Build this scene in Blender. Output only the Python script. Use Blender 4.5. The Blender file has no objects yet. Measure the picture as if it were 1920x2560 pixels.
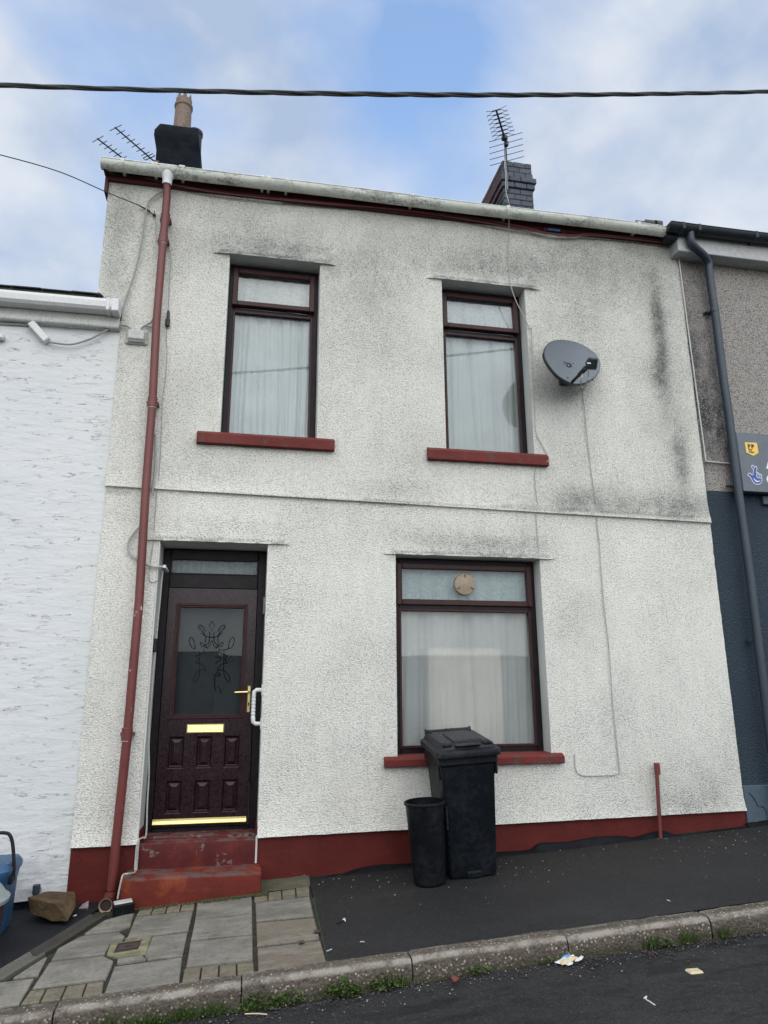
import bpy, bmesh, math, random
from mathutils import Vector, Matrix, noise
random.seed(7)
S = bpy.context.scene
C = S.collection
# ------------------------------------------------------------------ camera
FPX, CX, CY, DIST = 1775.0, 960.0, 1280.0, 6.0
CR = ((0.98152266, -0.19128738, -0.00473349),
      (0.0427693, 0.24343305, -0.96897427),
      (0.18650483, 0.95086776, 0.24711628))     # rows: camera right, down, forward in world axes
cam = bpy.data.cameras.new('camera'); camo = bpy.data.objects.new('camera', cam); C.objects.link(camo)
cam.sensor_fit = 'VERTICAL'; cam.sensor_height = 36.0; cam.lens = FPX / 2560 * 36.0
cam.clip_end = 2000; cam.clip_start = 0.05
r, d, f = [Vector(v) for v in CR]
camo.matrix_world = Matrix(((r.x, -d.x, -f.x, 0), (r.y, -d.y, -f.y, -DIST), (r.z, -d.z, -f.z, 0), (0, 0, 0, 1)))
S.camera = camo
# ------------------------------------------------------------------ view, world, sun
S.view_settings.view_transform = 'Standard'; S.view_settings.look = 'None'
S.view_settings.gamma = 1.0; S.view_settings.use_curve_mapping = False
S.view_settings.exposure = 0.72
SUN_EL, SUN_AZ = math.radians(45), math.radians(182)    # azimuth measured from +Y clockwise
W = bpy.data.worlds.new('World'); S.world = W; W.use_nodes = True
wn, wl = W.node_tree.nodes, W.node_tree.links
wn.clear()
def wnode(t, **kw):
    n = wn.new(t)
    for k, v in kw.items(): setattr(n, k, v)
    return n
sky = wnode('ShaderNodeTexSky', sky_type='NISHITA'); sky.sun_disc = False
sky.sun_elevation = SUN_EL; sky.sun_rotation = SUN_AZ; sky.air_density = 1.0; sky.dust_density = 1.6; sky.ozone_density = 2.0
tc = wnode('ShaderNodeTexCoord')
mp = wnode('ShaderNodeMapping'); mp.inputs['Scale'].default_value = (1.0, 1.0, 1.5); mp.inputs['Location'].default_value = (0.35, 0.1, 0.42)
wl.new(tc.outputs['Generated'], mp.inputs['Vector'])
n1 = wnode('ShaderNodeTexNoise'); n1.inputs['Scale'].default_value = 2.1; n1.inputs['Detail'].default_value = 9; n1.inputs['Roughness'].default_value = 0.56; n1.inputs['Distortion'].default_value = 0.6
wl.new(mp.outputs[0], n1.inputs['Vector'])
n2 = wnode('ShaderNodeTexNoise'); n2.inputs['Scale'].default_value = 4.5; n2.inputs['Detail'].default_value = 5; n2.inputs['Roughness'].default_value = 0.5
wl.new(mp.outputs[0], n2.inputs['Vector'])
def wmath(op, a, b=None, c=None, clamp=False):
    n = wnode('ShaderNodeMath', operation=op); n.use_clamp = clamp
    for i, v in enumerate((a, b, c)):
        if v is None: continue
        if isinstance(v, (int, float)): n.inputs[i].default_value = v
        else: wl.new(v, n.inputs[i])
    return n.outputs[0]
def skydir(px, py):
    v = r * (px - CX) + d * (py - CY) + f * FPX
    return v.normalized()
def skyblob(px, py, deg, amp):            # a break in, or a bank of, the cloud round one direction of the sky
    v = skydir(px, py)
    n = wnode('ShaderNodeVectorMath', operation='DOT_PRODUCT'); wl.new(tc.outputs['Generated'], n.inputs[0]); n.inputs[1].default_value = v
    c0 = math.cos(math.radians(deg))
    m = wnode('ShaderNodeMapRange', interpolation_type='SMOOTHSTEP'); wl.new(n.outputs['Value'], m.inputs[0])
    m.inputs[1].default_value = c0; m.inputs[2].default_value = 1.0; m.inputs[3].default_value = 0.0; m.inputs[4].default_value = amp
    return m.outputs[0]
cov = wmath('ADD', wmath('MULTIPLY', wmath('SUBTRACT', n1.outputs['Fac'], 0.5), 2.6), 0.86)
for a in ((985, 30, 10, -0.60), (300, 190, 9, -0.34), (1090, 280, 8, -0.40), (430, 430, 9, -0.36), (60, 480, 13, 0.35), (620, 120, 11, 0.45),
          (1750, 560, 17, 0.45), (1700, 60, 14, 0.25), (1150, 460, 9, 0.22), (30, 30, 12, -0.15)):
    cov = wmath('ADD', cov, skyblob(*a))
covc = wmath('MULTIPLY', wmath('ADD', cov, 0.0, clamp=True), 0.93)
cr = wnode('ShaderNodeMix', data_type='RGBA')           # cloud tone: grey bellies to white tops
cr.inputs[6].default_value = (2.7, 3.35, 4.45, 1); cr.inputs[7].default_value = (4.7, 4.95, 5.35, 1)
cm = wnode('ShaderNodeMapRange'); wl.new(n2.outputs['Fac'], cm.inputs[0]); cm.inputs[1].default_value = 0.38; cm.inputs[2].default_value = 0.60
wl.new(cm.outputs[0], cr.inputs[0])
sk = wnode('ShaderNodeMix', data_type='RGBA', blend_type='MULTIPLY'); sk.inputs[0].default_value = 1.0
wl.new(sky.outputs[0], sk.inputs[6]); sk.inputs[7].default_value = (2.4, 2.36, 2.22, 1)
mx = wnode('ShaderNodeMix', data_type='RGBA'); wl.new(covc, mx.inputs[0]); wl.new(sk.outputs[2], mx.inputs[6]); wl.new(cr.outputs[2], mx.inputs[7])
bg = wnode('ShaderNodeBackground'); bg.inputs['Strength'].default_value = 0.1; wl.new(mx.outputs[2], bg.inputs['Color'])
wo = wnode('ShaderNodeOutputWorld'); wl.new(bg.outputs[0], wo.inputs['Surface'])
sun = bpy.data.lights.new('sun', 'SUN'); sun.energy = 1.5; sun.angle = math.radians(105); sun.color = (1.0, 0.955, 0.865)
suno = bpy.data.objects.new('sun', sun); C.objects.link(suno)
sd = Vector((math.sin(SUN_AZ) * math.cos(SUN_EL), math.cos(SUN_AZ) * math.cos(SUN_EL), math.sin(SUN_EL)))
suno.rotation_euler = (-sd).to_track_quat('-Z', 'Y').to_euler()

# ------------------------------------------------------------------ measuring helpers
def ray(px, py):
    return r * (px - CX) + d * (py - CY) + f * FPX
def P(px, py, y=0.0):                       # point of a plane parallel to the house front
    v = ray(px, py); t = (y + DIST) / v.y
    return Vector((v.x * t, y, v.z * t))
SX, SY, Z0 = 0.0585, 0.03, -1.405           # the street climbs to the right; pavement falls to the kerb
def pz(x, y): return Z0 + SX * x + SY * y
def G(px, py, off=0.0):
    v = ray(px, py); t = (Z0 + off - SY * DIST) / (v.z - SX * v.x - SY * v.y)
    return Vector((v.x * t, -DIST + v.y * t, v.z * t))
def Zm(x0, y0, s, pts): return [(x0 + a / s, y0 + b / s) for a, b in pts]
# ------------------------------------------------------------------ material helpers
class NT:
    def __init__(s, name):
        m = bpy.data.materials.new(name); m.use_nodes = True; s.m = m
        s.n, s.l = m.node_tree.nodes, m.node_tree.links; s.n.clear()
        s.out = s.n.new('ShaderNodeOutputMaterial'); s.b = s.n.new('ShaderNodeBsdfPrincipled'); s.l.new(s.b.outputs[0], s.out.inputs[0])
        s.tc = s.n.new('ShaderNodeTexCoord'); s.geo = s.n.new('ShaderNodeNewGeometry')
        s.pos = s.geo.outputs['Position']
    def put(s, inp, v):
        if isinstance(v, (int, float)): inp.default_value = v
        elif isinstance(v, tuple): inp.default_value = v if len(v) == 4 or inp.type == 'VECTOR' else v + (1,)
        else: s.l.new(v, inp)
    def math(s, op, a, b=0.0, c=None, clamp=False):
        n = s.n.new('ShaderNodeMath'); n.operation = op; n.use_clamp = clamp
        s.put(n.inputs[0], a); s.put(n.inputs[1], b)
        if c is not None: s.put(n.inputs[2], c)
        return n.outputs[0]
    def map(s, v, scale=(1, 1, 1), loc=(0, 0, 0), rot=(0, 0, 0)):
        n = s.n.new('ShaderNodeMapping'); s.l.new(v, n.inputs[0]); n.inputs['Scale'].default_value = scale; n.inputs['Location'].default_value = loc; n.inputs['Rotation'].default_value = rot
        return n.outputs[0]
    def noise(s, scale, detail=3, rough=0.5, vec=None, dist=0.0):
        n = s.n.new('ShaderNodeTexNoise'); s.l.new(vec or s.pos, n.inputs['Vector']); n.inputs['Scale'].default_value = scale
        n.inputs['Detail'].default_value = detail; n.inputs['Roughness'].default_value = rough; n.inputs['Distortion'].default_value = dist
        return n.outputs['Fac']
    def vor(s, scale, vec=None, feature='F1', out='Distance', rand=1.0):
        n = s.n.new('ShaderNodeTexVoronoi'); s.l.new(vec or s.pos, n.inputs['Vector']); n.inputs['Scale'].default_value = scale; n.feature = feature
        n.inputs['Randomness'].default_value = rand
        return n.outputs[out]
    def ramp(s, v, a, b, lo=0.0, hi=1.0, smooth=False):
        n = s.n.new('ShaderNodeMapRange'); s.l.new(v, n.inputs[0])
        if smooth: n.interpolation_type = 'SMOOTHSTEP'
        for i, q in enumerate((a, b, lo, hi)): n.inputs[i + 1].default_value = q
        return n.outputs[0]
    def mix(s, fac, a, b, mode='MIX'):
        n = s.n.new('ShaderNodeMix'); n.data_type = 'RGBA'; n.blend_type = mode
        s.put(n.inputs[0], fac); s.put(n.inputs[6], a); s.put(n.inputs[7], b)
        return n.outputs[2]
    def bump(s, h, dist=0.01, strength=1.0, nrm=None):
        n = s.n.new('ShaderNodeBump'); s.l.new(h, n.inputs['Height']); n.inputs['Distance'].default_value = dist; n.inputs['Strength'].default_value = strength
        if nrm: s.l.new(nrm, n.inputs['Normal'])
        return n.outputs[0]
    def attr(s, name):
        n = s.n.new('ShaderNodeAttribute'); n.attribute_name = name; return n.outputs['Fac']
    def sep(s, v):
        n = s.n.new('ShaderNodeSeparateXYZ'); s.l.new(v, n.inputs[0]); return n.outputs
    def rnd(s):
        return s.n.new('ShaderNodeObjectInfo').outputs['Random']
    def done(s, col, rough=0.7, nrm=None, metal=0.0, spec=0.5):
        s.put(s.b.inputs['Base Color'], col); s.put(s.b.inputs['Roughness'], rough); s.b.inputs['Metallic'].default_value = metal
        s.b.inputs['Specular IOR Level'].default_value = spec
        if nrm: s.l.new(nrm, s.b.inputs['Normal'])
        return s.m
def simple(name, col, rough=0.6, var=0.25, scale=6.0, dirt=0.25, bump=0.001, bscale=60, metal=0.0, spec=0.5, dirtcol=None):
    """paint / plastic / metal with uneven tone, grime and fine relief"""
    t = NT(name); a = t.noise(scale, 5, 0.6); b = t.noise(scale * 7, 4, 0.6)
    c = t.mix(t.ramp(a, 0.3, 0.7), tuple(x * (1 - var) for x in col), tuple(min(1, x * (1 + var * .6)) for x in col))
    dc = dirtcol or tuple(0.35 * x + 0.02 for x in col)
    c = t.mix(t.math('MULTIPLY', t.ramp(t.math('ADD', a, b), 0.95, 1.3), dirt * 2, clamp=True), c, dc)
    rr = t.ramp(b, 0.3, 0.7, max(0.02, rough - 0.08), min(1, rough + 0.1))
    return t.done(c, rr, t.bump(t.noise(bscale, 4), bump), metal, spec)
M = {}
def roughcast(name, paint, grime, usedirt=True):
    t = NT(name)
    v = t.map(t.pos, (0.85, 1.0, 1.25))
    g1 = t.noise(92, 3.0, 0.6, v, 0.5); g2 = t.vor(105, v, 'SMOOTH_F1'); g3 = t.noise(32, 2, 0.5, v)
    h = t.math('ADD', t.math('MULTIPLY', g1, 1.5), t.math('ADD', t.math('MULTIPLY', g2, -0.55), t.math('MULTIPLY', g3, 0.18)))
    pit = t.ramp(h, 0.66, 0.38, 0, 1, True)
    big = t.noise(1.1, 6, 0.62, t.map(t.pos, (1, 1, 0.75))); mid = t.noise(6.5, 5, 0.65)
    fine = t.noise(34, 3, 0.7, t.map(t.pos, (1, 1, 0.7)))
    if usedirt: dd = t.attr('dirt')
    else: dd = t.math('ADD', 0.1)
    dirt = t.math('MULTIPLY', dd, t.ramp(t.math('ADD', t.math('MULTIPLY', mid, 0.6), t.math('MULTIPLY', fine, 0.5)), 0.34, 0.76, 0.45, 1.25))
    dirt = t.math('ADD', dirt, t.ramp(big, 0.47, 0.8, 0.0, 0.26), clamp=True)
    col = t.mix(dirt, paint, grime)
    streak = t.ramp(t.noise(3.0, 5, 0.6, t.map(t.pos, (3.2, 1, 0.35))), 0.5, 0.75, 0, 0.16)
    col = t.mix(streak, col, (0.42, 0.42, 0.36))
    col = t.mix(t.math('MULTIPLY', pit, t.math('ADD', t.ramp(t.noise(1.7, 4, .6), .35, .65, .24, .42), t.math('MULTIPLY', dirt, 0.8)), clamp=True), col, (0.13, 0.135, 0.125))
    return t.done(col, 0.9, t.bump(h, 0.0115, 1.0), spec=0.25)
M['wall'] = roughcast('roughcast_render', (0.87, 0.865, 0.80), (0.17, 0.172, 0.162))
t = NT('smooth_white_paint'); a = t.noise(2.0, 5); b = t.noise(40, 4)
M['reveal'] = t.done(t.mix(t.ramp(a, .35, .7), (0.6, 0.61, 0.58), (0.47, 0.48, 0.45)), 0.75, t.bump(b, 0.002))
# white neighbour: smooth paint with short horizontal lap cracks
t = NT('white_painted_render')
def cracks(t, sc, sz, th, seed, dens=0.52):
    v = t.map(t.pos, (sc, 1, sc * 7.5), (seed, 0, seed * 1.7), (0, math.radians(random.uniform(-3, 3)), 0))
    wob = t.noise(1.6, 3, 0.5, v)
    n = t.noise(sz, 4, 0.55, v)
    line = t.math('SUBTRACT', 1.0, t.math('DIVIDE', t.math('ABSOLUTE', t.math('SUBTRACT', n, 0.5)), th), clamp=True)
    gate = t.ramp(t.noise(1.7, 3, 0.6, t.map(t.pos, (sc * .9, 1, sc * 3.2), (seed * 3, 0, 4))), dens, dens + 0.07)
    return t.math('MULTIPLY', line, gate)
ck = t.math('MAXIMUM', cracks(t, 2.6, 1.35, 0.0065, 3.1, 0.545), t.math('MAXIMUM', cracks(t, 3.6, 1.5, 0.007, 9.4, 0.575), cracks(t, 1.2, 1.1, 0.005, 5.7, 0.61)))
zz = t.sep(t.pos)
low = t.ramp(zz[2], -0.6, -1.5, 0, 0.9)
st = t.math('MULTIPLY', low, t.ramp(t.noise(9, 5, 0.7, t.map(t.pos, (0.5, 1, 1.6))), 0.45, 0.7))
edge = t.math('MULTIPLY', t.ramp(zz[0], -1.42, -1.2, 0, .5), t.ramp(t.noise(3, 5), 0.35, .65))
col = t.mix(t.ramp(t.noise(1.3, 4), .35, .7), (0.60, 0.618, 0.632), (0.65, 0.665, 0.675))
col = t.mix(edge, col, (0.56, 0.58, 0.55)); col = t.mix(st, col, (0.30, 0.30, 0.29)); col = t.mix(t.math('MULTIPLY', ck, 0.34), col, (0.2, 0.21, 0.22))
h = t.math('ADD', t.math('MULTIPLY', ck, -0.6), t.math('ADD', t.math('MULTIPLY', t.noise(5, 5, 0.6, t.map(t.pos, (1, 1, 3.5))), 1.0), t.math('MULTIPLY', t.noise(120, 2), 0.1)))
M['white'] = t.done(col, 0.7, t.bump(h, 0.008), spec=0.35)
# pebbledash neighbour
def pebble(name, stone_a, stone_b, dark, amt):
    t = NT(name); v = t.map(t.pos, (1, 1, 1.1))
    d1 = t.vor(100, v); c1 = t.n.new('ShaderNodeTexVoronoi'); t.l.new(v, c1.inputs['Vector']); c1.inputs['Scale'].default_value = 100
    cc = t.sep(c1.outputs['Color'])
    col = t.mix(cc[0], stone_a, stone_b); col = t.mix(t.ramp(cc[1], amt, amt + 0.05), col, dark)
    col = t.mix(t.ramp(d1, 0.45, 0.75, 0, .7), col, tuple(x * .35 for x in stone_a))
    dirt = t.math('MULTIPLY', t.attr('dirt'), t.ramp(t.noise(9, 5, .65, t.map(t.pos, (1, 1, .5))), .3, .6, .35, 1.15), clamp=True)
    col = t.mix(dirt, col, (0.05, 0.05, 0.055))
    col = t.mix(t.math('MULTIPLY', t.ramp(cc[2], .86, .9, 0, .5), t.attr('dirt')), col, (.6, .6, .6))
    return t.done(col, 0.85, t.bump(t.math('SUBTRACT', 1.0, d1), 0.012), spec=0.3)
M['pebble'] = pebble('pebbledash', (0.40, 0.375, 0.35), (0.48, 0.45, 0.42), (0.13, 0.13, 0.135), 0.80)
t = NT('blue_grey_roughcast'); v = t.map(t.pos, (0.85, 1, 1.25)); h = t.math('ADD', t.noise(48, 4, .6, v, .5), t.math('MULTIPLY', t.vor(60, v), -.5))
col = t.mix(t.ramp(t.noise(2, 5), .3, .7), (0.028, 0.052, 0.078), (0.042, 0.07, 0.098)); col = t.mix(t.ramp(h, .55, .3, 0, .6), col, (.012, .02, .03))
M['blue'] = t.done(col, 0.75, t.bump(h, 0.014), spec=0.4)
M['blueplinth'] = simple('blue_grey_smooth', (0.06, 0.095, 0.125), 0.6, 0.2, 4, 0.3, 0.003, 20)
# red plinth paint
def redpaint(name, c, worn=0.0, orange=0.0, green=0.0, bare=(0.33, 0.30, 0.29)):
    t = NT(name); a = t.noise(3.5, 6, .6); b = t.noise(22, 5, .65)
    col = t.mix(t.ramp(a, .3, .7), tuple(x * .78 for x in c), tuple(x * 1.15 for x in c))
    if orange: col = t.mix(t.ramp(t.noise(5, 5, .6), .5, .68, 0, orange), col, (0.30, 0.075, 0.03))
    nz = t.sep(t.geo.outputs['Normal'])[2]
    if orange: col = t.mix(t.math('MULTIPLY', t.ramp(nz, .2, .8), t.ramp(t.noise(9, 5, .7), .44, .56, 0, .9)), col, (0.095, 0.07, 0.066))
    if worn:
        w = t.ramp(t.math('ADD', t.math('MULTIPLY', t.noise(7, 5, .6, t.map(t.pos, (1, 1, 1.3), (3.3, 0, 1))), .7), t.math('MULTIPLY', t.noise(28, 4, .7), .42)), .66 - worn * .1, .69 - worn * .1, 0, .85)
        col = t.mix(w, col, bare)
    spk = t.ramp(t.vor(26), .05, .03, 0, .5); col = t.mix(t.math('MULTIPLY', spk, t.ramp(b, .5, .6)), col, (.5, .45, .42))
    if green:
        gz = t.sep(t.tc.outputs['Object'])
    return t.done(col, 0.62, t.bump(t.math('ADD', t.math('MULTIPLY', a, 2), b), 0.004), spec=0.15)
M['red'] = redpaint('dark_red_paint', (0.098, 0.0175, 0.0150))
M['redstep'] = redpaint('red_step_paint', (0.130, 0.023, 0.0155), 0.0, 0.6)
M['redriser'] = redpaint('worn_red_riser', (0.085, 0.016, 0.017), 0.22, 0.15, bare=(.15, .125, .12))
M['redsill'] = redpaint('flaking_red_sill', (0.135, 0.028, 0.024), 0.45, bare=(.10, .05, .045))
t = NT('red_pipe_paint'); a = t.noise(4, 5); fl = t.ramp(t.noise(9, 5, .68, t.map(t.pos, (2.2, 2.2, .8))), .655, .67)
zp = t.sep(t.pos)[2]
fl = t.math('MULTIPLY', fl, t.ramp(zp, 2.4, 1.2))
M['redpipe'] = t.done(t.mix(fl, t.mix(t.ramp(a, .3, .7), (0.120, 0.026, 0.022), (0.150, 0.034, 0.029)), (.62, .6, .58)), 0.42, t.bump(t.noise(30, 4), .0015))
M['fascia'] = simple('dark_red_fascia', (0.085, 0.018, 0.022), 0.5, .3, 5, .4, spec=0.2)
# gutter: dirty white plastic
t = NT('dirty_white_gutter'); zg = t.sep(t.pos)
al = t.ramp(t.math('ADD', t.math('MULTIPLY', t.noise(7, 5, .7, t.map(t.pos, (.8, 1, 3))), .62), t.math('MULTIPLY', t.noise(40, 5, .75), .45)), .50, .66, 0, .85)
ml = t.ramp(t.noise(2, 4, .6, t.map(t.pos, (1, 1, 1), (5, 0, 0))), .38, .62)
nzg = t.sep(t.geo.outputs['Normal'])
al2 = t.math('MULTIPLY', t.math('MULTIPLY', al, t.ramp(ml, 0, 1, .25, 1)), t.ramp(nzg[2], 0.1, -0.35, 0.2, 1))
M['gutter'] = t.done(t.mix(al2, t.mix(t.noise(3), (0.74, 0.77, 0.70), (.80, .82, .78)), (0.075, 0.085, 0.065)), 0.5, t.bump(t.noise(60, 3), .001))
M['whiteplastic'] = simple('white_plastic', (0.66, 0.67, 0.67), 0.35, .1, 5, .12)
M['shopfascia'] = simple('shop_fascia_board', (0.42, .43, .44), .5, .12, 3, .2)
M['greyplastic'] = simple('weathered_pale_plastic', (0.50, 0.51, 0.49), 0.45, .15, 9, .3)
M['blackplastic'] = simple('black_gutter_plastic', (0.022, 0.028, 0.035), 0.35, .2, 5, .1, spec=0.25)
M['navypipe'] = simple('blue_grey_pipe', (0.028, 0.042, 0.060), 0.45, .2, 5, .2)
M['binplastic'] = simple('charcoal_bin_plastic', (0.004, 0.0065, 0.010), 0.5, .25, 4, .35, .0008, 220, dirtcol=(.018, .020, .022), spec=0.18)
M['binlid'] = simple('charcoal_lid_plastic', (0.011, 0.0125, 0.017), 0.48, .25, 5, .35, .0008, 220, dirtcol=(.035, .036, .038), spec=0.25)
M['tub'] = simple('black_tub_plastic', (0.004, 0.0055, 0.008), 0.42, .25, 4, .3, .0008, 160, spec=0.18)
M['upvc'] = simple('dark_brown_frame', (0.0085, 0.0058, 0.0085), 0.42, .3, 14, .2, .0006, 120, spec=0.2)
M['casement'] = simple('mahogany_casement', (0.040, 0.0125, 0.0135), 0.42, .25, 14, .2, .0006, 120, spec=0.25)
M['door'] = simple('maroon_door', (0.0145, 0.0030, 0.0062), 0.30, .3, 10, .2, .0007, 150, spec=0.38)
t = NT('polished_brass'); M['gold'] = t.done((0.86, .68, .29), .27, None, .8)
M['bar_gold'] = M['gold']
M['rubber'] = simple('black_rubber', (0.015, .015, .017), 0.5, .2, 8, .1, spec=0.2)
M['leadline'] = simple('dark_lead_line', (0.008, .010, .012), .9, .1, 5, 0, spec=.05)
M['slate'] = simple('dark_slate', (0.045, 0.05, 0.052), 0.6, .4, 12, .4, .003, 40, dirtcol=(.07, .08, .04))
M['metal'] = simple('dull_grey_metal', (0.18, 0.19, 0.21), 0.45, .2, 8, .2, metal=.6)
M['darkmetal'] = simple('dark_weathered_metal', (0.045, .05, .06), 0.5, .2, 8, .2)
M['dish'] = simple('grey_dish_enamel', (0.125, 0.148, 0.172), 0.42, .12, 9, .25, .0006, 90)
M['dishdark'] = simple('black_dish_plastic', (0.012, .015, .019), 0.45)
M['cablewhite'] = simple('grimy_white_cable', (0.44, .44, .41), 0.55, .25, 12, .4)
M['cablegrey'] = simple('grey_painted_cable', (0.33, .345, .32), 0.6, .25, 12, .4)
M['cableblack'] = simple('black_cable_sheath', (0.012, .016, .018), 0.5, .2, 8)
M['cablered'] = simple('red_painted_cable', (0.13, .03, .03), 0.55, .2, 12)
M['blackrender'] = simple('sooty_black_render', (0.0065, 0.010, 0.016), 0.85, .35, 3, .4, .006, 14, spec=0.1)
M['terracotta'] = simple('weathered_terracotta', (0.215, 0.155, 0.12), 0.75, .25, 6, .5, .004, 20, dirtcol=(.1, .07, .06))
M['darkpot'] = simple('sooty_pot', (0.03, .03, .035), 0.7)
def brickmat(name, a, b, wear):
    t = NT(name); c = t.mix(t.rnd(), a, b); n = t.noise(9, 5, .6)
    return t.done(t.mix(t.ramp(n, .5, .7, 0, .6), c, wear), .8, t.bump(t.noise(30, 5), .008), spec=.3)
M['brickgrey'] = brickmat('grey_painted_brick', (0.068, .082, .105), (.095, .11, .135), (.05, .058, .07))
M['brickred'] = brickmat('weathered_red_brick', (0.105, .058, .054), (.075, .05, .052), (.045, .045, .055))
M['brickdark'] = brickmat('sooty_brick', (0.022, .032, .042), (.045, .052, .062), (.02, .024, .03))
M['mortar'] = simple('old_mortar', (0.035, .038, .042), .9, .3, 9)
# glass
def glassmat(name, tint, base, ior=1.5, obs=0.0, ref=.62):
    t = NT(name); t.n.remove(t.b)
    tr = t.n.new('ShaderNodeBsdfTransparent'); tr.inputs[0].default_value = tint + (1,)
    gl = t.n.new('ShaderNodeBsdfGlossy'); gl.inputs['Color'].default_value = (.9, .95, 1, 1); gl.inputs['Roughness'].default_value = 0.0 if not obs else 0.12
    fr = t.n.new('ShaderNodeFresnel'); fr.inputs[0].default_value = ior
    fac = t.math('ADD', t.math('MULTIPLY', fr.outputs[0], ref), base, clamp=True)
    if obs:
        nb = t.bump(t.noise(70, 3, .6, t.map(t.pos, (1, 1, .35)), .8), .01 * obs); t.l.new(nb, gl.inputs['Normal'])
    else:
        nb = t.bump(t.noise(1.1, 2), .0012); t.l.new(nb, gl.inputs['Normal'])
    ms = t.n.new('ShaderNodeMixShader'); t.l.new(fac, ms.inputs[0]); t.l.new(tr.outputs[0], ms.inputs[1]); t.l.new(gl.outputs[0], ms.inputs[2])
    t.l.new(ms.outputs[0], t.out.inputs[0]); return t.m
M['glass'] = glassmat('window_glass', (0.97, .985, .985), 0.0)
M['doorglass'] = glassmat('door_glass', (0.80, .815, .82), 0.0, ref=.42)
M['obscure'] = glassmat('obscure_glass', (0.93, .965, .97), 0.0, obs=0.35)
# fabrics
def netmat(name, col, alpha, sparkle=False, pattern=False):
    t = NT(name); t.n.remove(t.b)
    df = t.n.new('ShaderNodeBsdfDiffuse'); tl = t.n.new('ShaderNodeBsdfTranslucent'); tr = t.n.new('ShaderNodeBsdfTransparent')
    c = t.mix(t.ramp(t.noise(3, 4), .3, .7), tuple(x * .88 for x in col), col)
    if sparkle: c = t.mix(t.math('MULTIPLY', t.ramp(t.vor(14, t.map(t.pos, (1, .01, 1))), .085, .06), t.ramp(t.noise(9), .42, .5)), c, (.95, .97, .97))
    if pattern: c = t.mix(t.ramp(t.noise(26, 3, .6, t.map(t.pos, (1, 1, 1.6)), 1.5), .45, .6, 0, .5), c, tuple(x * .6 for x in col))
    t.l.new(c, df.inputs[0]); t.l.new(c, tl.inputs[0])
    m1 = t.n.new('ShaderNodeMixShader'); m1.inputs[0].default_value = .12; t.l.new(df.outputs[0], m1.inputs[1]); t.l.new(tl.outputs[0], m1.inputs[2])
    m2 = t.n.new('ShaderNodeMixShader'); m2.inputs[0].default_value = 1 - alpha; t.l.new(m1.outputs[0], m2.inputs[1]); t.l.new(tr.outputs[0], m2.inputs[2])
    t.l.new(m2.outputs[0], t.out.inputs[0]); return t.m
M['net_spark'] = netmat('voile_with_sparkle', (.58, .625, .62), .96, True)
M['net'] = netmat('plain_voile', (.55, .585, .575), .96)
M['net_sheer'] = netmat('sheer_voile', (.74, .745, .73), .66)
M['net_pat'] = netmat('patterned_net', (.56, .60, .60), .96, False, True)
M['net_door'] = netmat('dark_net', (.30, .36, .37), .9, False, True)
M['board'] = simple('beige_board', (0.92, .78, .62), .8, .08, 2, .05)
M['ventdisc'] = simple('yellowed_vent_plastic', (0.33, .265, .185), .5, .12, 8, .2)
M['interior'] = simple('dim_room_wall', (0.22, .22, .22), .9, .1, 2, .1)
M['roomback'] = simple('pale_room_wall', (0.45, .45, .44), .9, .1, 2, .1)
# ground
def asphalt(name, base, chips, wet=0.0, patch=0.0):
    t = NT(name); v1 = t.vor(140); cc = t.n.new('ShaderNodeTexVoronoi'); t.l.new(t.pos, cc.inputs['Vector']); cc.inputs['Scale'].default_value = 140
    rc = t.sep(cc.outputs['Color'])
    col = t.mix(rc[0], tuple(x * .55 for x in base), tuple(x * 1.5 for x in base))
    col = t.mix(t.math('MULTIPLY', t.ramp(rc[1], 1 - chips, 1 - chips + .02), .6), col, tuple(min(.32, x * 6) for x in base))
    big = t.noise(1.6, 6, .65)
    col = t.mix(t.ramp(big, .35, .7, 0, .5), col, tuple(x * .6 for x in base)); col = t.mix(t.ramp(t.noise(.9, 7, .7, t.map(t.pos, (.7, 1.5, 1), (2, 8, 0))), .48, .64, 0, .5), col, tuple(x * 1.9 for x in base))
    rough = t.ramp(big, .3, .7, .78, .6)
    if patch:
        pt = t.ramp(t.noise(3.4, 8, .75, t.map(t.pos, (.8, 2.2, 1))), .50, .57, 0, patch)
        col = t.mix(pt, col, tuple(x * .28 for x in base))
        p2 = t.ramp(t.noise(1.3, 6, .7, t.map(t.pos, (.9, 1.4, 1), (7, 3, 0))), .5, .66, 0, .55); col = t.mix(p2, col, tuple(x * 1.9 for x in base))
        rough = t.math('SUBTRACT', rough, t.math('MULTIPLY', pt, .15))
    h = t.math('ADD', t.math('SUBTRACT', 1.0, v1), t.math('MULTIPLY', t.noise(300, 2), .4))
    mt = t.noise(42, 4, .75); col = t.mix(t.ramp(mt, .38, .66), t.mix(.45, col, (0.004, .004, .005)), t.mix(.0, col, col)); h = t.math('ADD', h, t.math('ADD', t.math('MULTIPLY', t.noise(5, 5, .6), 1.6), t.math('MULTIPLY', mt, 1.4)))
    return t.done(col, rough, t.bump(h, .0055), spec=.35)
M['tarmac'] = asphalt('footway_tarmac', (0.0175, .0175, .0178), .030)
M['tarmac_dark'] = asphalt('dark_damp_tarmac', (0.008, .0105, .015), .006)
M['road'] = asphalt('worn_road_surface', (0.027, .027, .028), .05, patch=.85)
t = NT('mossy_joint_filler'); a = t.noise(14, 5, .7)
M['joint'] = t.done(t.mix(t.ramp(a, .42, .6), (0.012, .0115, .009), (.035, .037, .013)), .9, t.bump(t.noise(60, 4), .006))
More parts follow.
